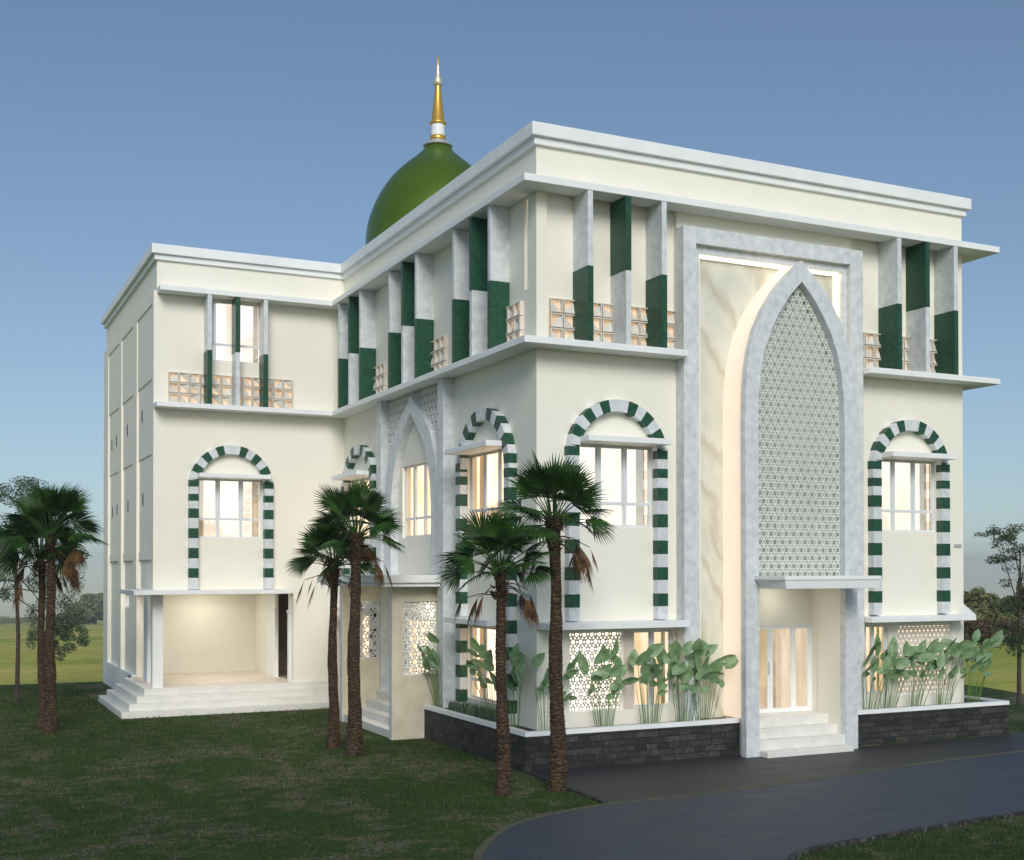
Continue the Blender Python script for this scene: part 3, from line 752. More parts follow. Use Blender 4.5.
lattice(F_P2, rect(-1.15, -.15, 1.78, 3.42), -1.15, -.15, 1.78, 3.42, -.05, .085, .026, .03, rim=((-1.15, -.15, 1.78, 3.42), .02))
m = MB()
for i in range(4): m.box(-1.36 + .32 * i, (-1.04 + .32 * i) if i < 3 else .3, 5.532, 9.418, 0, .21 * (i + 1), 'step_stone')
m.build('portico_steps', B, bevel=.01)
m = MB(F_LEFT); m.box(6.4, 6.48, -.1, -.04, .88, 3.0, 'white_paint'); m.box(7.92, 8.0, -.1, -.04, .88, 3.0, 'white_paint'); m.box(6.48, 7.92, -.1, -.04, 2.92, 3.0, 'white_paint'); m.box(7.17, 7.23, -.1, -.04, .88, 2.92, 'white_paint')
D2 = m.build('door', B)
g = MB(F_LEFT); g.sheet(6.44, 7.96, -.068, .9, 2.96, 'window_glass'); g.build('pane', D2, recalc=False)
glow_room(F_LEFT, 6.3, 8.1, .8, 3.1, -.26, 1.0, 'warm_room', D2)
m = MB(); m.lathe([(0.001, 3.875), (.11, 3.875), (.11, 3.85), (.001, 3.85)], (-.75, 7.4), 'led_strip', 20); m.build('ceiling_lamp', B)
for (x, y, z) in ((-3.6, 15.2, 3.574), (-3.6, 17.4, 3.574), (-.7, 6.1, 3.876), (6.5, -.35, 3.948)):
    m = MB(); q = .20 if x > 1 else .42; m.lathe([(.001, z), (q, z), (q, z - .03), (.001, z - .03)], (x, y), 'ceiling_light', 24); m.build('ceiling_lamp', B)
# ---- wing porch -------------------------------------------------------------
m = MB()
for i in range(4):
    e = .25 * i; x0, y0, z = -6.96 + e, 12.81 + e, .194 * (i + 1)
    x1n, y1n = (x0 + .25, y0 + .25)
    if i < 3:
        m.box(x0, -.004, y0, y1n, 0, z, 'step_stone'); m.box(x0, x1n, y1n, 18.15 - e * .3, 0, z, 'step_stone')
    else:
        m.box(x0, -.004, y0, D_W - .004, 0, z, 'step_stone'); m.box(x0, WX - .006, D_W - .004, 17.86, 0, z, 'step_stone')
m.build('porch_steps', B, bevel=.012)
m = MB(); m.box(WX - .004, -1.64, D_W + .002, 18.7, .70, .779, 'pink_tile'); m.box(WX + .3, 0, 18.7, 18.9, .70, 3.75, 'cream_paint')
m.box(WX + .1, 0, D_W + .26, 18.7, 3.575, 3.7, 'cream_paint')
m.build('porch_lining', B)
m = MB(lambda u, w, z: (-1.64 - w, u, z)); m.wall(D_W + .25, 18.7, .7, 3.6, 0, .05, [(14.25, 15.75, .779, 3.57)], 'cream_paint')
m.build('porch_wall', B, weld=True)
m = MB(); m.box(-1.6, -.3, 14.0, 18.0, .74, .776, 'brown_interior'); m.box(-.62, -.5, 14.0, 18.0, .78, 3.5, 'brown_interior'); m.box(-1.59, -.62, 18.0, 18.1, .78, 3.5, 'brown_interior'); m.build('porch_passage', B)
for (a, b) in ((13.99, 14.23), (15.78, 16.9)):
    m = MB(); m.box(-1.70, -1.642, a, b, .781, 2.95, 'white_paint'); m.box(-1.73, -1.642, a - .03, b + .03, 2.95, 3.02, 'white_paint'); m.box(-1.68, -1.642, a + .02, b - .02, 3.02, 3.57, 'white_paint'); m.build('door_pilaster', B, bevel=.005)
m = MB(); m.box(WX - .01, -5.64, D_W - .012, 14.03, .779, 3.568, 'white_paint'); m.build('porch_column', B)
m = MB(); m.box(-5.79, -5.58, 15.7, 16.4, .781, 3.57, 'white_paint'); m.build('porch_column', B)
m = MB(); m.box(-6.62, -1.95, 12.88, D_W - .003, 3.575, 3.705, 'white_paint'); m.box(-6.62, WX - .003, D_W - .003, 15.85, 3.575, 3.705, 'white_paint'); m.build('porch_canopy', B, bevel=.01)
# ---- dome -----------------------------------------------------------------
DC = (5.81, 20.0); zb = 16.9
m = MB()
prof = [(2.62, 15.6)] 
for i in range(0, 46):
    t = i / 45
    r = 2.80 * math.cos(t * math.pi / 2) ** .80 if t < 1 else 0
    z = zb + 3.75 * math.sin(t * math.pi / 2)
    prof.append((r, z))
prof2 = [(2.45, 15.5), (2.68, 16.1), (2.79, 16.6), (2.80, 17.05), (2.75, 17.5), (2.64, 17.95), (2.47, 18.4), (2.25, 18.83), (1.98, 19.25), (1.68, 19.62), (1.36, 19.93), (1.04, 20.20), (.78, 20.42), (.60, 20.60), (.47, 20.78)]
# smooth the profile
pp = smoothline(prof2, 4)
m.lathe(pp, DC, 'dome_green', 72)
DM = m.build('dome', B, smooth=True)
m = MB(); m.lathe([(2.5, 13.6), (2.5, 15.55)], DC, 'white_paint', 64); m.lathe([(2.5, 15.4), (2.65, 15.42), (2.65, 15.52), (2.4, 15.56)], DC, 'white_paint', 64); m.build('drum', DM, smooth=False)
m = MB()
m.lathe([(.46, 20.76), (.56, 20.78), (.58, 20.82), (.46, 20.90), (.33, 20.98), (.29, 21.02)], DC, 'metal_grey', 32)
m.lathe([(.29, 21.02), (.31, 21.06), (.30, 21.18), (.27, 21.2)], DC, 'gold', 32)
m.lathe([(.27, 21.2), (.27, 21.62)], DC, 'white_paint', 32)
m.lathe([(.27, 21.62), (.32, 21.66), (.32, 21.72), (.25, 21.8), (.11, 23.15)], DC, 'gold', 32)
m.lathe([(.11, 23.15), (.18, 23.2), (.19, 23.35), (.12, 23.5), (.07, 23.8), (.08, 23.85), (.05, 24.0)], DC, 'pale_gold', 24)
m.lathe([(.035, 23.95), (.03, 24.3), (.001, 24.33)], DC, 'gold', 12)
m.build('finial', DM, smooth=True)

# ------------------------------------------------------------------ planter
PL = empty('stone_planter', (6, -.3, 0)); PL.location = (0, 0, 0)
tag(PL, 'low planter of dark stacked stone with a white rim along the foot of the building', 'planter')
zr0, zr1 = .75, .85; pw = .545
xa, xb = AX - 1.50, AX + 1.50
for (x0, x1, y0, y1) in ((-pw, xa, -pw, -pw + .12), (-pw, -pw + .12, -pw + .12, 5.305), (xb, 13.618, -pw, -pw + .12), (13.498, 13.618, -pw + .12, 3.0)):
    m = MB(); m.box(x0, x1, y0, y1, -.05, zr0, 'dark_stone_cladding'); m.build('stone_wall', PL)
for rims in ([(-pw, xa, -pw, -pw + .14), (-pw, -pw + .14, -pw + .14, 5.305)], [(xb, 13.618, -pw, -pw + .14), (13.478, 13.618, -pw + .14, 3.0)]):
    m = MB()
    for (x0, x1, y0, y1) in rims: m.box(x0 - (.012 if x0 < 0 or x0 > 13 else 0), x1 + (.012 if x1 > 13 else 0), y0 - (.012 if y0 < -.5 else 0), y1, zr0 + .001, zr1, 'white_paint')
    m.build('rim', PL)
m = MB(); m.box(-pw + .12, xa - .01, -pw + .12, -.004, .4, .80, 'soil'); m.box(-pw + .12, -.004, -.004, 5.305, .4, .80, 'soil'); m.build('soil', PL)
m = MB(); m.box(xb + .01, 13.498, -pw + .12, -.004, .4, .80, 'soil'); m.box(RX + .004, 13.498, -.004, 3, .4, .80, 'soil'); m.build('soil', PL)

# ------------------------------------------------------------------ paddle-leaf plants
def paddle(m, base, tip, wdt, droop, roll, face, mat='paddle_leaf'):
    base, tip = Vector(base), Vector(tip); d = tip - base; L = d.length; d.normalize()
    side = d.cross(face); side = side.normalized() if side.length > .05 else Vector((1, 0, 0))
    side = Matrix.Rotation(roll, 3, d) @ side; nrm = side.cross(d)
    n = 7; rows = []
    for i in range(n + 1):
        t = i / n; w = wdt * (math.sin(math.pi * min(t * 1.02, 1) ** .75) ** .8) * .5 if 0 < t < 1 else .004
        c = base + d * L * t + Vector((0, 0, -droop * t * t * L)); cup = .28 * w
        rows.append(m.pts([tuple(c + side * w * a + nrm * cup * abs(a)) for a in (-1, -.5, 0, .5, 1)]))
    k = m.mi(mat)
    for i in range(n):
        for a in range(4): m.f.append((rows[i] + a, rows[i] + a + 1, rows[i + 1] + a + 1, rows[i + 1] + a)); m.m.append(k)
def leafy(x, y, z, h, n, seed, label, lean=(0, 0), spread=.55, lw=.27, side_view=False):
    rnd = random.Random(seed); r = empty('broadleaf_plant', (x, y, z)); tag(r, label, 'plant', 'broad-leaved plants in the planter')
    A = Vector((0, 1, 0)) if side_view else Vector((1, 0, 0)); Bv = Vector((-1, 0, 0)) if side_view else Vector((0, -1, 0))
    for i in range(n + 4):
        m = MB(); low = i % 5 >= 3
        u = (-1 + 2 * ((i * .618) % 1)) * spread * (.8 if low else 1); v = rnd.uniform(-.04, .16)
        hh = (h + .30) * (rnd.uniform(.46, .62) if low else rnd.uniform(.72, 1.04)); L = rnd.uniform(.22, .32) if low else rnd.uniform(.46, .66)
        ln = Vector((lean[0], lean[1], 0)) * hh
        b = A * u * .45 + Bv * v * .3
        dz = Vector((0, 0, 1)); dr = (A * rnd.uniform(-.35, .95) + ln * .7 + Bv * rnd.uniform(-.1, .35) + dz * rnd.uniform(.35, .8)).normalized()
        st = b + A * u * .45 + Bv * v + ln * .6 + Vector((0, 0, hh - L * .8))
        m.tube([b + (st - b) * t + Vector((0, 0, .05 * math.sin(t * 3.14))) for t in (0, .33, .66, 1)], [.0065, .006, .005, .004], 'plant_stem', 5)
        paddle(m, st, st + dr * L, (.17 if low else lw) * rnd.uniform(.8, 1.1), rnd.uniform(.05, .35), rnd.uniform(-.75, .75), Bv)
        m.build('leaf', r, smooth=True, recalc=False)
    return r
plants = [(-.30, 4.9, 1.75, 11, 'left of the portico wall, its longest leaf crossing the pierced screen', (-.12, 0)), (-.30, 1.75, 1.75, 11, 'before the lower left-side window, left of a slim palm trunk', (-.1, 0)), (-.28, .55, 1.6, 11, 'on the left side just before the building corner', (0, 0)),
          (.18, -.28, 1.6, 10, 'at the building corner beside the tallest front palm trunk', (.1, 0)), (1.55, -.28, 1.6, 17, 'in front of the left pierced white screen', (0, 0)), (2.75, -.28, 1.65, 17, 'in front of the lower front window left of the entrance', (0, 0)),
          (3.55, -.42, 1.6, 15, 'before the left pilaster of the portal frame', (.05, 0)), (4.15, -.36, 1.65, 14, 'before the marble strip left of the entrance arch', (.08, 0)),
          (9.05, -.40, 1.6, 13, 'just right of the entrance arch pillar', (.2, 0)), (9.75, -.28, 1.65, 15, 'before the narrow window right of the entrance', (.25, 0)), (10.65, -.28, 1.65, 15, 'before the left half of the right pierced screen', (.25, 0)),
          (11.6, -.28, 1.6, 15, 'before the right half of the right pierced screen', (.25, 0)), (12.65, -.25, 1.65, 15, 'at the far right corner of the building', (.2, 0))]
for i, (x, y, h, n, lab, ln) in enumerate(plants): leafy(x, y, .79, h, n, 40 + i, 'broad-leaved green plant ' + lab, ln, side_view=(x < -.2))
# low spiky cover
random.seed(5); m = MB()
for i in range(900):
    x, y = random.uniform(-.42, -.08), random.uniform(1.2, 4.1); a = random.uniform(0, 6.28); h = random.uniform(.14, .34); s = random.uniform(.05, .16)
    p = Vector((x, y, .80)); t = p + Vector((s * math.cos(a), s * math.sin(a), h)); q = p + (t - p) * .5 + Vector((0, 0, h * .18)); sd = Vector((-math.sin(a), math.cos(a), 0)) * .012
    m.face([tuple(p - sd), tuple(p + sd), tuple(q + sd), tuple(q - sd)], 'grey_leaf'); m.face([tuple(q - sd), tuple(q + sd), tuple(t)], 'grey_leaf')
tag(m.build('ground_cover', recalc=False), 'dense grey-green tufts of spiky ground cover in the left planter', 'ground cover', kind='stuff')

# ------------------------------------------------------------------ palms
def fan(m, hub, d, nrm, Rl, n, spread, mat, droop=.25, rnd=None):
    d = d.normalized(); nrm = (nrm - d * nrm.dot(d)).normalized(); sd = d.cross(nrm); k = m.mi(mat); dth = spread / n
    for i in range(n):
        th = -spread / 2 + dth * (i + .5) + rnd.uniform(-.02, .02); L = Rl * (1 - .22 * (abs(th) / (spread / 2)) ** 2) * rnd.uniform(.92, 1.06)
        ax = d * math.cos(th) + sd * math.sin(th); pr = -d * math.sin(th) + sd * math.cos(th)
        st = []
        for (t, wf) in ((.04, 1), (.35, 1.0), (.60, .94), (.80, .5), (1.0, .03)):
            r = L * t; hw = r * math.tan(dth / 2) * wf * 1.03 if t < .7 else L * .62 * math.tan(dth / 2) * wf * 1.05
            c = hub + ax * r + nrm * (-.10 * L * t * t * (1 + abs(math.sin(th)))) + Vector((0, 0, -droop * L * max(t - .5, 0) ** 1.6 * rnd.uniform(.7, 1.5)))
            st.append((c, hw))
        rows = [m.pts([tuple(c - pr * hw), tuple(c + nrm * hw * .55), tuple(c + pr * hw)]) for c, hw in st]
        for a, b in zip(rows, rows[1:]):
            for q in (0, 1): m.f.append((a + q, a + q + 1, b + q + 1, b + q)); m.m.append(k)
def palm(x, y, hub_z, r0, seed, label, Rl=.62, lp=.52, nl=30, dead=7, lean=(0, 0), group='fan palms on the lawn'):
    hub_z += .14; Rl *= 1.09; lp *= 1.06
    rnd = random.Random(seed); o = empty('palm_tree', (x, y, 0)); tag(o, label, 'palm tree', group)
    H = hub_z; m = MB(); k = m.mi('palm_bark'); n = 22; rings = []; z = -.05; rows = []
    while z < H + .05:
        step = rnd.uniform(.055, .095); rows += [(z, 1.0), (z + step * .7, .95), (z + step * .97, .86)]; z += step
    for (z, s) in rows:
        t = max(z, 0) / H; rr = r0 * (1.0 - .36 * min(t * 1.3, 1)) * (1 + .30 * math.exp(-max(z, 0) * 4.5)) * (1 + .06 * math.sin(z * 3 + seed)) * s * rnd.uniform(.97, 1.03)
        if t > .86: rr *= 1 + .35 * (t - .86) / .14
        cx, cy = lean[0] * t * t + .02 * math.sin(z * 2), lean[1] * t * t
        rings.append(m.pts([(cx + rr * (1 + .05 * math.sin(5 * a + z * 9)) * math.cos(a), cy + rr * (1 + .05 * math.sin(4 * a + z * 7)) * math.sin(a), z + .012 * math.sin(3 * a + z * 20)) for a in [2 * math.pi * q / n for q in range(n)]]))
    for a, b in zip(rings, rings[1:]):
        for q in range(n): m.f.append((a + q, a + (q + 1) % n, b + (q + 1) % n, b + q)); m.m.append(k)
    m.f.append(tuple(rings[-1] + q for q in range(n))); m.m.append(k)
    # dark husk stubs under the crown
    for i in range(46):
        a = rnd.uniform(0, 6.28); z = H - rnd.uniform(.0, .62); c = Vector((lean[0] + .10 * math.cos(a), lean[1] + .10 * math.sin(a), z))
        m.tube([c, c + Vector((.09 * math.cos(a), .09 * math.sin(a), .07))], [.022, .010], 'palm_bark', 5)
    m.build('trunk', o, recalc=True, smooth=False)
    cr = MB(); C0 = Vector((lean[0], lean[1], H))
    ga = math.pi * (3 - math.sqrt(5))
    for i in range(nl):
        t = i / (nl - 1); el = R(88 - 84 * t ** .9 + rnd.uniform(-9, 9)); a = i * ga + rnd.uniform(-.25, .25)
        d = Vector((math.cos(el) * math.cos(a), math.cos(el) * math.sin(a), math.sin(el))); l = lp * rnd.uniform(.75, 1.15) * (1 - .05 * t)
        p0 = C0 + Vector((.06 * math.cos(a), .06 * math.sin(a), -.1 * t)); p2 = p0 + d * l + Vector((0, 0, -.10 * l * math.cos(el))); p1 = (p0 + p2) / 2 + Vector((0, 0, .04))
        cr.tube([p0, p1, p2], [.018, .012, .009], 'palm_leaf', 5, cap=False)
        dd = (p2 - p1).normalized(); dd = (dd + Vector((0, 0, -.16 * math.cos(el)))).normalized()
        up_ = Vector((0, 0, 1)) if abs(dd.z) < .92 else Vector((-math.cos(a), -math.sin(a), .2))
        nr = (up_ - dd * up_.dot(dd)).normalized(); nr = Matrix.Rotation(rnd.uniform(-1.0, 1.0), 3, dd) @ nr
        fan(cr, p2, dd, nr, Rl * rnd.uniform(.78, 1.08), 22, R(rnd.uniform(125, 175)), 'palm_leaf', .06 + .18 * t, rnd)
    cr.build('crown', o, recalc=False)
    if dead:
        dm = MB()
        for i in range(dead):
            a = rnd.gauss(R(-25), .45) if i < dead - 3 else rnd.gauss(R(155), .35); el = R(rnd.uniform(-40, 0)); l = lp * rnd.uniform(.5, 1.1)
            d = Vector((math.cos(el) * math.cos(a), math.cos(el) * math.sin(a), math.sin(el)))
            p0 = C0 + Vector((0, 0, -.25 - .25 * rnd.random())); p2 = p0 + d * l; p1 = (p0 + p2) / 2 + Vector((0, 0, .07))
            dm.tube([p0, p1, p2], [.015, .010, .008], 'dead_palm_leaf', 5, cap=False)
            dd = Vector((d.x * .45, d.y * .45, -.9)).normalized(); nr = Vector((math.cos(a), math.sin(a), .3))
            fan(dm, p2, dd, nr, Rl * rnd.uniform(.7, 1.05), 18, R(rnd.uniform(55, 95)), 'dead_palm_leaf', .2, rnd)
        dm.build('dead_leaves', o, recalc=False)
    return o
palm(-2.08, -2.67, 4.16, .145, 11, 'shorter fan palm of the front pair, its crown before the left striped arch column', .57, .62, 32, 8, (-.07, 0))
palm(-.90, -2.66, 5.14, .175, 12, 'tall fan palm with hanging brown leaves beside the dark planter corner', .63, .68, 36, 9, (-.07, 0))
palm(-3.06, 3.38, 4.98, .185, 13, 'tall fan palm standing before the portico stairs', .64, .68, 36, 8, (.05, 0))
palm(-3.16, 4.67, 4.34, .145, 14, 'slim lower fan palm just left of and behind the tall one by the portico', .58, .60, 32, 7, (-.0, 0))
palm(-9.08, 10.56, 5.10, .165, 15, 'thicker nearer fan palm of the pair at the left edge of the lawn', .72, .78, 36, 8, (.0, 0))
palm(-9.21, 11.52, 4.60, .13, 16, 'fan palm hidden half behind the thicker one at the left edge of the lawn', .68, .74, 32, 8, (-.05, 0))

# ------------------------------------------------------------------ broadleaf trees
def leaf_cloud(m, c, rad, n, size, mat, rnd):
    k = m.mi(mat)
    for i in range(n):
        while True:
            p = Vector((rnd.uniform(-1, 1), rnd.uniform(-1, 1), rnd.uniform(-1, 1)))
            if p.length < 1: break
        q = Vector(c) + Vector((p.x * rad[0], p.y * rad[1], p.z * rad[2]))
        a = Vector((rnd.gauss(0, 1), rnd.gauss(0, 1), rnd.gauss(0, .6))).normalized(); b = a.cross(Vector((rnd.gauss(0, 1), rnd.gauss(0, 1), rnd.gauss(0, 1)))).normalized()
        s = size * rnd.uniform(.6, 1.3); i0 = m.pts([tuple(q - a * s), tuple(q + b * s * .45), tuple(q + a * s), tuple(q - b * s * .45)])
        m.f.append((i0, i0 + 1, i0 + 2, i0 + 3)); m.m.append(k)
def tree(loc, H, r0, clumps, label, mat, size, npc, seed, cat='tree', fork=.55, group=None, name='broadleaf_tree'):
    rnd = random.Random(seed); o = empty(name, loc); tag(o, label, cat, group)
    if name == 'broadleaf_tree': clumps = [(c, (r[0] * 1.1, r[1] * 1.1, r[2] * (1.75 if loc[0] < 0 else 1.25))) for c, r in clumps]
    m = MB(); top = Vector((rnd.uniform(-.1, .1), 0, H))
    m.tube([(0, 0, -.1), (0.02 * H / 4, 0, H * .35), tuple(top * .7), tuple(top)], [r0, r0 * .82, r0 * .62, r0 * .3], 'tree_bark', 8)
    for (c, rad) in clumps:
        c = Vector(c); s = top * rnd.uniform(fork, .95); mid = (s + c) / 2 + Vector((rnd.uniform(-.1, .1), rnd.uniform(-.1, .1), .12 * (c - s).length))
        m.tube([s, mid, c], [r0 * .32, r0 * .2, r0 * .07], 'tree_bark', 5)
        for q in range(4):
            e = c + Vector((rnd.uniform(-1, 1) * rad[0], rnd.uniform(-1, 1) * rad[1], rnd.uniform(-.8, .8) * rad[2])); m.tube([mid + (c - mid) * .6, e], [r0 * .09, r0 * .03], 'tree_bark', 4)
    m.build('trunk', o)
    cm = MB()
    for (c, rad) in clumps:
        for q in range(6):
            cc = Vector(c) + Vector((rnd.uniform(-.75, .75) * rad[0], rnd.uniform(-.75, .75) * rad[1], rnd.uniform(-.75, .75) * rad[2]))
            leaf_cloud(cm, cc, tuple(r * rnd.uniform(.3, .6) for r in rad), npc // 6, size, mat, rnd)
    cm.build('crown', o, recalc=False)
    return o
# left slender tree: clumps in metres relative to its base
cl = [((-.9, .2, 6.5), (.7, .6, .35)), ((.1, -.3, 6.9), (.8, .6, .3)), ((.9, .3, 6.4), (.7, .6, .35)), ((-1.2, 0, 5.6), (.7, .5, .4)), ((-.4, .4, 5.3), (.5, .5, .35)), ((1.3, -.2, 5.2), (.55, .5, .4)),
      ((-1.0, .2, 4.6), (.6, .5, .4)), ((1.7, .2, 4.3), (.5, .5, .5)), ((-.5, -.2, 3.9), (.6, .5, .3)), ((.9, 0, 3.6), (.5, .5, .35)), ((1.55, 0, 3.0), (.55, .5, .45)), ((.8, .3, 2.5), (.5, .5, .4)), ((1.8, .1, 2.1), (.45, .4, .3)), ((1.1, -.2, 1.9), (.35, .4, .3)), ((-1.6, 0, 3.6), (.5, .4, .3))]
tree((-9.4, 18.77, 0), 6.2, .075, cl, 'slender drooping tree with pale sparse foliage at the left edge, behind the palms', 'soft_leaf', .042, 1500, 21)
cr_ = [((-.75, 0, 5.3), (.5, .5, .28)), ((0, .1, 5.5), (.5, .5, .25)), ((-.35, 0, 4.75), (.5, .5, .25)), ((.5, 0, 4.9), (.6, .5, .3)), ((.1, -.1, 4.1), (.5, .5, .3)), ((.4, 0, 3.5), (.5, .5, .35)), ((-.1, 0, 3.1), (.6, .5, .3)), ((-.6, .1, 2.35), (.55, .5, .4)), ((0, 0, 2.25), (.55, .5, .4)), ((.6, 0, 2.5), (.5, .5, .4)), ((-.3, 0, 1.9), (.4, .4, .25)), ((.9, 0, 3.2), (.6, .5, .4)), ((1.1, 0, 4.4), (.6, .5, .4))]
tree((19.22, 4.12, 0), 4.9, .075, cr_, 'slim dark tree on the grass right of the building', 'dark_leaf', .042, 620, 22)

# short grass blades standing in the lawn where it is near enough to read as grass
leaf_mat('grass_blade', (.022, .050, .012), (.085, .125, .036), .3, .8, 2.5, .1)
leaf_mat('dry_blade', (.10, .095, .045), (.20, .18, .10), .3, .9, 2.5, .1)
def curve_y(pts, x):
    for (a, ya), (b, yb) in zip(pts, pts[1:]):
        if min(a, b) <= x <= max(a, b) and b != a: return ya + (yb - ya) * (x - a) / (b - a)
    return None
rg = random.Random(77); m = MB(); kA, kB = m.mi('grass_blade'), m.mi('dry_blade'); cnt = 0
while cnt < 85000:
    if rg.random() < .93:
        y = -12 + 36 * rg.random() ** 1.35; x = rg.uniform(-15.5, -.66)
        if y < -4.2 and x > -5.4:
            cy = curve_y(up, x)
            if cy is None or y < cy + .16: continue
        if y < -8 and x > -5.4: continue
        if x > -7.05 and y > 12.7: continue
        if x > -2.0 and 5.1 < y < 9.9: continue
    else:
        x = rg.uniform(-.3, 8.5); y = rg.uniform(-11, -8); cy = curve_y(dn, x)
        if cy is None or y > cy - .14: continue
    d = math.hypot(x - CX, y - CY); h = rg.uniform(.025, .065) * (.8 + d / 45); wd = .004 + d * .00022
    a = rg.uniform(0, 6.283); lx, ly = rg.uniform(-.5, .5) * h, rg.uniform(-.5, .5) * h; ca, sa = math.cos(a) * wd, math.sin(a) * wd
    i0 = len(m.v); m.v += [(x - ca, y - sa, -.002), (x + ca, y + sa, -.002), (x + lx, y + ly, h)]; m.f.append((i0, i0 + 1, i0 + 2)); m.m.append(kB if rg.random() < .10 else kA); cnt += 1
tag(m.build('grass', recalc=False), kind='stuff')
# distant trees and hedges on the far fields
def gz(x, y):
    r = math.hypot(x - CX, y - CY); return -.04 if r <= 70 else -.0385 * (r - 70) - .04
def far_tree(x, y, w, h, mat, seed, label, n=900):
    rnd = random.Random(seed); cl = []
    for i in range(7):
        a = rnd.uniform(0, 6.28); s = rnd.uniform(0, .6) * w * .5; cl.append(((s * math.cos(a), s * math.sin(a), h * rnd.uniform(.3, .8)), (w * .26, w * .26, h * rnd.uniform(.16, .26))))
    cl.append(((0, 0, h * .35), (w * .42, w * .42, h * .3)))
    tree((x, y, gz(x, y)), h * .8, .05 * h, cl, label, mat, .055 * h, n, seed, fork=.3, group='far trees beyond the fields', name='distant_tree')
def at_px(px, d):   # point at ground distance d along the bearing of image column px (only used to choose where the far trees stand)
    ang = .4473 + math.atan((px - 512) / 1214.5); return CX + d * math.sin(ang), CY + d * math.cos(ang)
far = [(-8, 480, 26, 4.5), (20, 520, 24, 3.6), (56, 500, 24, 4.5), (76, 450, 12, 7.5), (85, 455, 12, 9.5), (95, 450, 13, 11.5), (106, 460, 14, 13), (122, 470, 18, 12)]
for i, (px, d, w, h) in enumerate(far):
    x, y = at_px(px, d); far_tree(x, y, w, h, 'far_leaf', 60 + i, ['broad low tree far left on the horizon', 'low tree on the horizon seen between the left palms', 'low tree on the horizon just right of the left palms', 'small pale tree on the horizon left of the tall clump', 'rounded tree on the left horizon', 'taller tree on the left horizon near the building edge', 'tallest tree on the left horizon touching the building edge', 'tree on the left horizon mostly behind the building edge'][i], 700)
farr = [(962, 95, 4.5, 3.5, 'far_leaf'), (975, 92, 4.2, 3.8, 'far_leaf'), (990, 96, 4.5, 3.3, 'far_leaf'), (1003, 100, 3.5, 3.0, 'far_leaf_rust'), (1014, 92, 3.6, 3.2, 'far_leaf'), (1030, 95, 5, 4.2, 'far_leaf'), (982, 84, 4.0, 1.8, 'far_leaf_rust'), (999, 88, 4, 1.8, 'far_leaf_rust')]
for i, (px, d, w, h, mt) in enumerate(farr):
    x, y = at_px(px, d); far_tree(x, y, w, h, mt, 80 + i, ['bushy tree just clear of the right building edge', 'highest bushy tree right of the building', 'rounded tree right of the highest one beyond the field', 'lower rusty-leaved tree beyond the right field', 'bushy tree behind the slim dark tree', 'bushy tree at the right picture edge', 'low rusty bush at the foot of the right trees', 'low brown bush beside the slim dark tree'][i], 900)

rw = random.Random(9); m = MB()
for i in range(26):
    a = R(120 + i * 5.6 + rw.uniform(-2, 2)); d = rw.uniform(78, 100); x, y = 6 + d * math.sin(a), 0 + d * math.cos(a); h = rw.uniform(6, 11)
    m.tube([(x, y, -.1), (x, y, h * .6)], [.2, .1], 'tree_bark', 6)
    for q in range(9):
        leaf_cloud(m, (x + rw.uniform(-2.4, 2.4), y + rw.uniform(-1.5, 1.5), h * rw.uniform(.35, .9)), (1.7, 1.7, 1.2), 260, .32, 'dark_leaf', rw)
tag(m.build('woodland', recalc=False), kind='stuff')
# ------------------------------------------------------------------ air
mh = bpy.data.materials.new('haze_air'); mh.use_nodes = True; mh.node_tree.nodes.clear(); MATS['haze_air'] = mh
ho = mh.node_tree.nodes.new('ShaderNodeOutputMaterial'); hv = mh.node_tree.nodes.new('ShaderNodeVolumePrincipled')
hv.inputs['Color'].default_value = (.93, .95, 1, 1); hv.inputs['Density'].default_value = .0005; hv.inputs['Anisotropy'].default_value = .2
mh.node_tree.links.new(hv.outputs[0], ho.inputs['Volume'])
m = MB(); m.box(-1650, 1650, -1650, 1650, -61, 27, 'haze_air'); tag(m.build('haze'), kind='stuff')
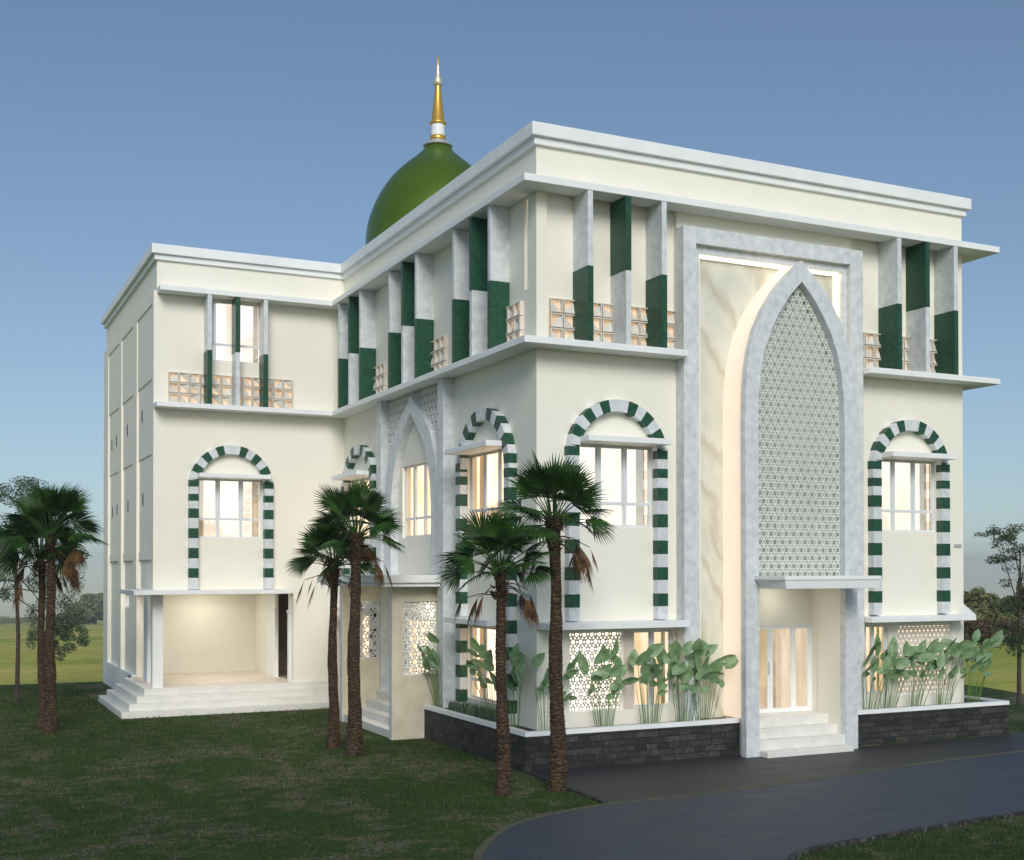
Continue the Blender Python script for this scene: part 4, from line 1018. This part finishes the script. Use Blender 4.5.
# ------------------------------------------------------------------ camera
cam = bpy.data.cameras.new('camera'); co = bpy.data.objects.new('camera', cam); col.objects.link(co)
r_, u_, f_ = Vector((.901601935, -.432565866, -.000850110)), Vector((-.00477114, -.01190966, .99991769)), Vector((.43254039, .90152367, .0128016))
M = Matrix((r_, u_, -f_)).transposed().to_4x4(); M.translation = Vector((-11.98257, -23.72472, 4.3)); co.matrix_world = M
cam.sensor_width = 36; cam.lens = 1214.5492 * 36 / 1024; cam.shift_y = 124.3777 / 1024; cam.clip_end = 20000; cam.clip_start = .1
sc.camera = co
# ------------------------------------------------------------------ light
SUN_AZ = R(199); SUN_EL = R(32)      # azimuth from +Y clockwise
w = bpy.data.worlds.new('World'); sc.world = w; w.use_nodes = True; nt = w.node_tree
bg = nt.nodes['Background']; sky = nt.nodes.new('ShaderNodeTexSky'); sky.sky_type = 'NISHITA'; sky.sun_disc = False
sky.sun_elevation = SUN_EL; sky.sun_rotation = SUN_AZ; sky.altitude = 50; sky.air_density = 1.2; sky.dust_density = 1.1; sky.ozone_density = 2.6
tcw = nt.nodes.new('ShaderNodeTexCoord'); mpw = nt.nodes.new('ShaderNodeVectorMath'); mpw.operation = 'ADD'; mpw.inputs[1].default_value = (0, 0, .055)
nw = nt.nodes.new('ShaderNodeVectorMath'); nw.operation = 'NORMALIZE'
nt.links.new(tcw.outputs['Generated'], mpw.inputs[0]); nt.links.new(mpw.outputs[0], nw.inputs[0]); nt.links.new(nw.outputs[0], sky.inputs[0])
nt.links.new(sky.outputs[0], bg.inputs[0]); bg.inputs[1].default_value = .092
sl = bpy.data.lights.new('sun', 'SUN'); sl.energy = 2.0; sl.angle = R(28); sl.color = (1, .97, .92)
so = bpy.data.objects.new('sun', sl); col.objects.link(so)
sd = Vector((math.sin(SUN_AZ) * math.cos(SUN_EL), math.cos(SUN_AZ) * math.cos(SUN_EL), math.sin(SUN_EL)))
so.rotation_euler = sd.to_track_quat('Z', 'Y').to_euler()
sc.view_settings.view_transform = 'Standard'; sc.view_settings.look = 'None'; sc.view_settings.gamma = 1; sc.view_settings.exposure = 0.2
sc.cycles.max_bounces = 6; sc.cycles.transparent_max_bounces = 8
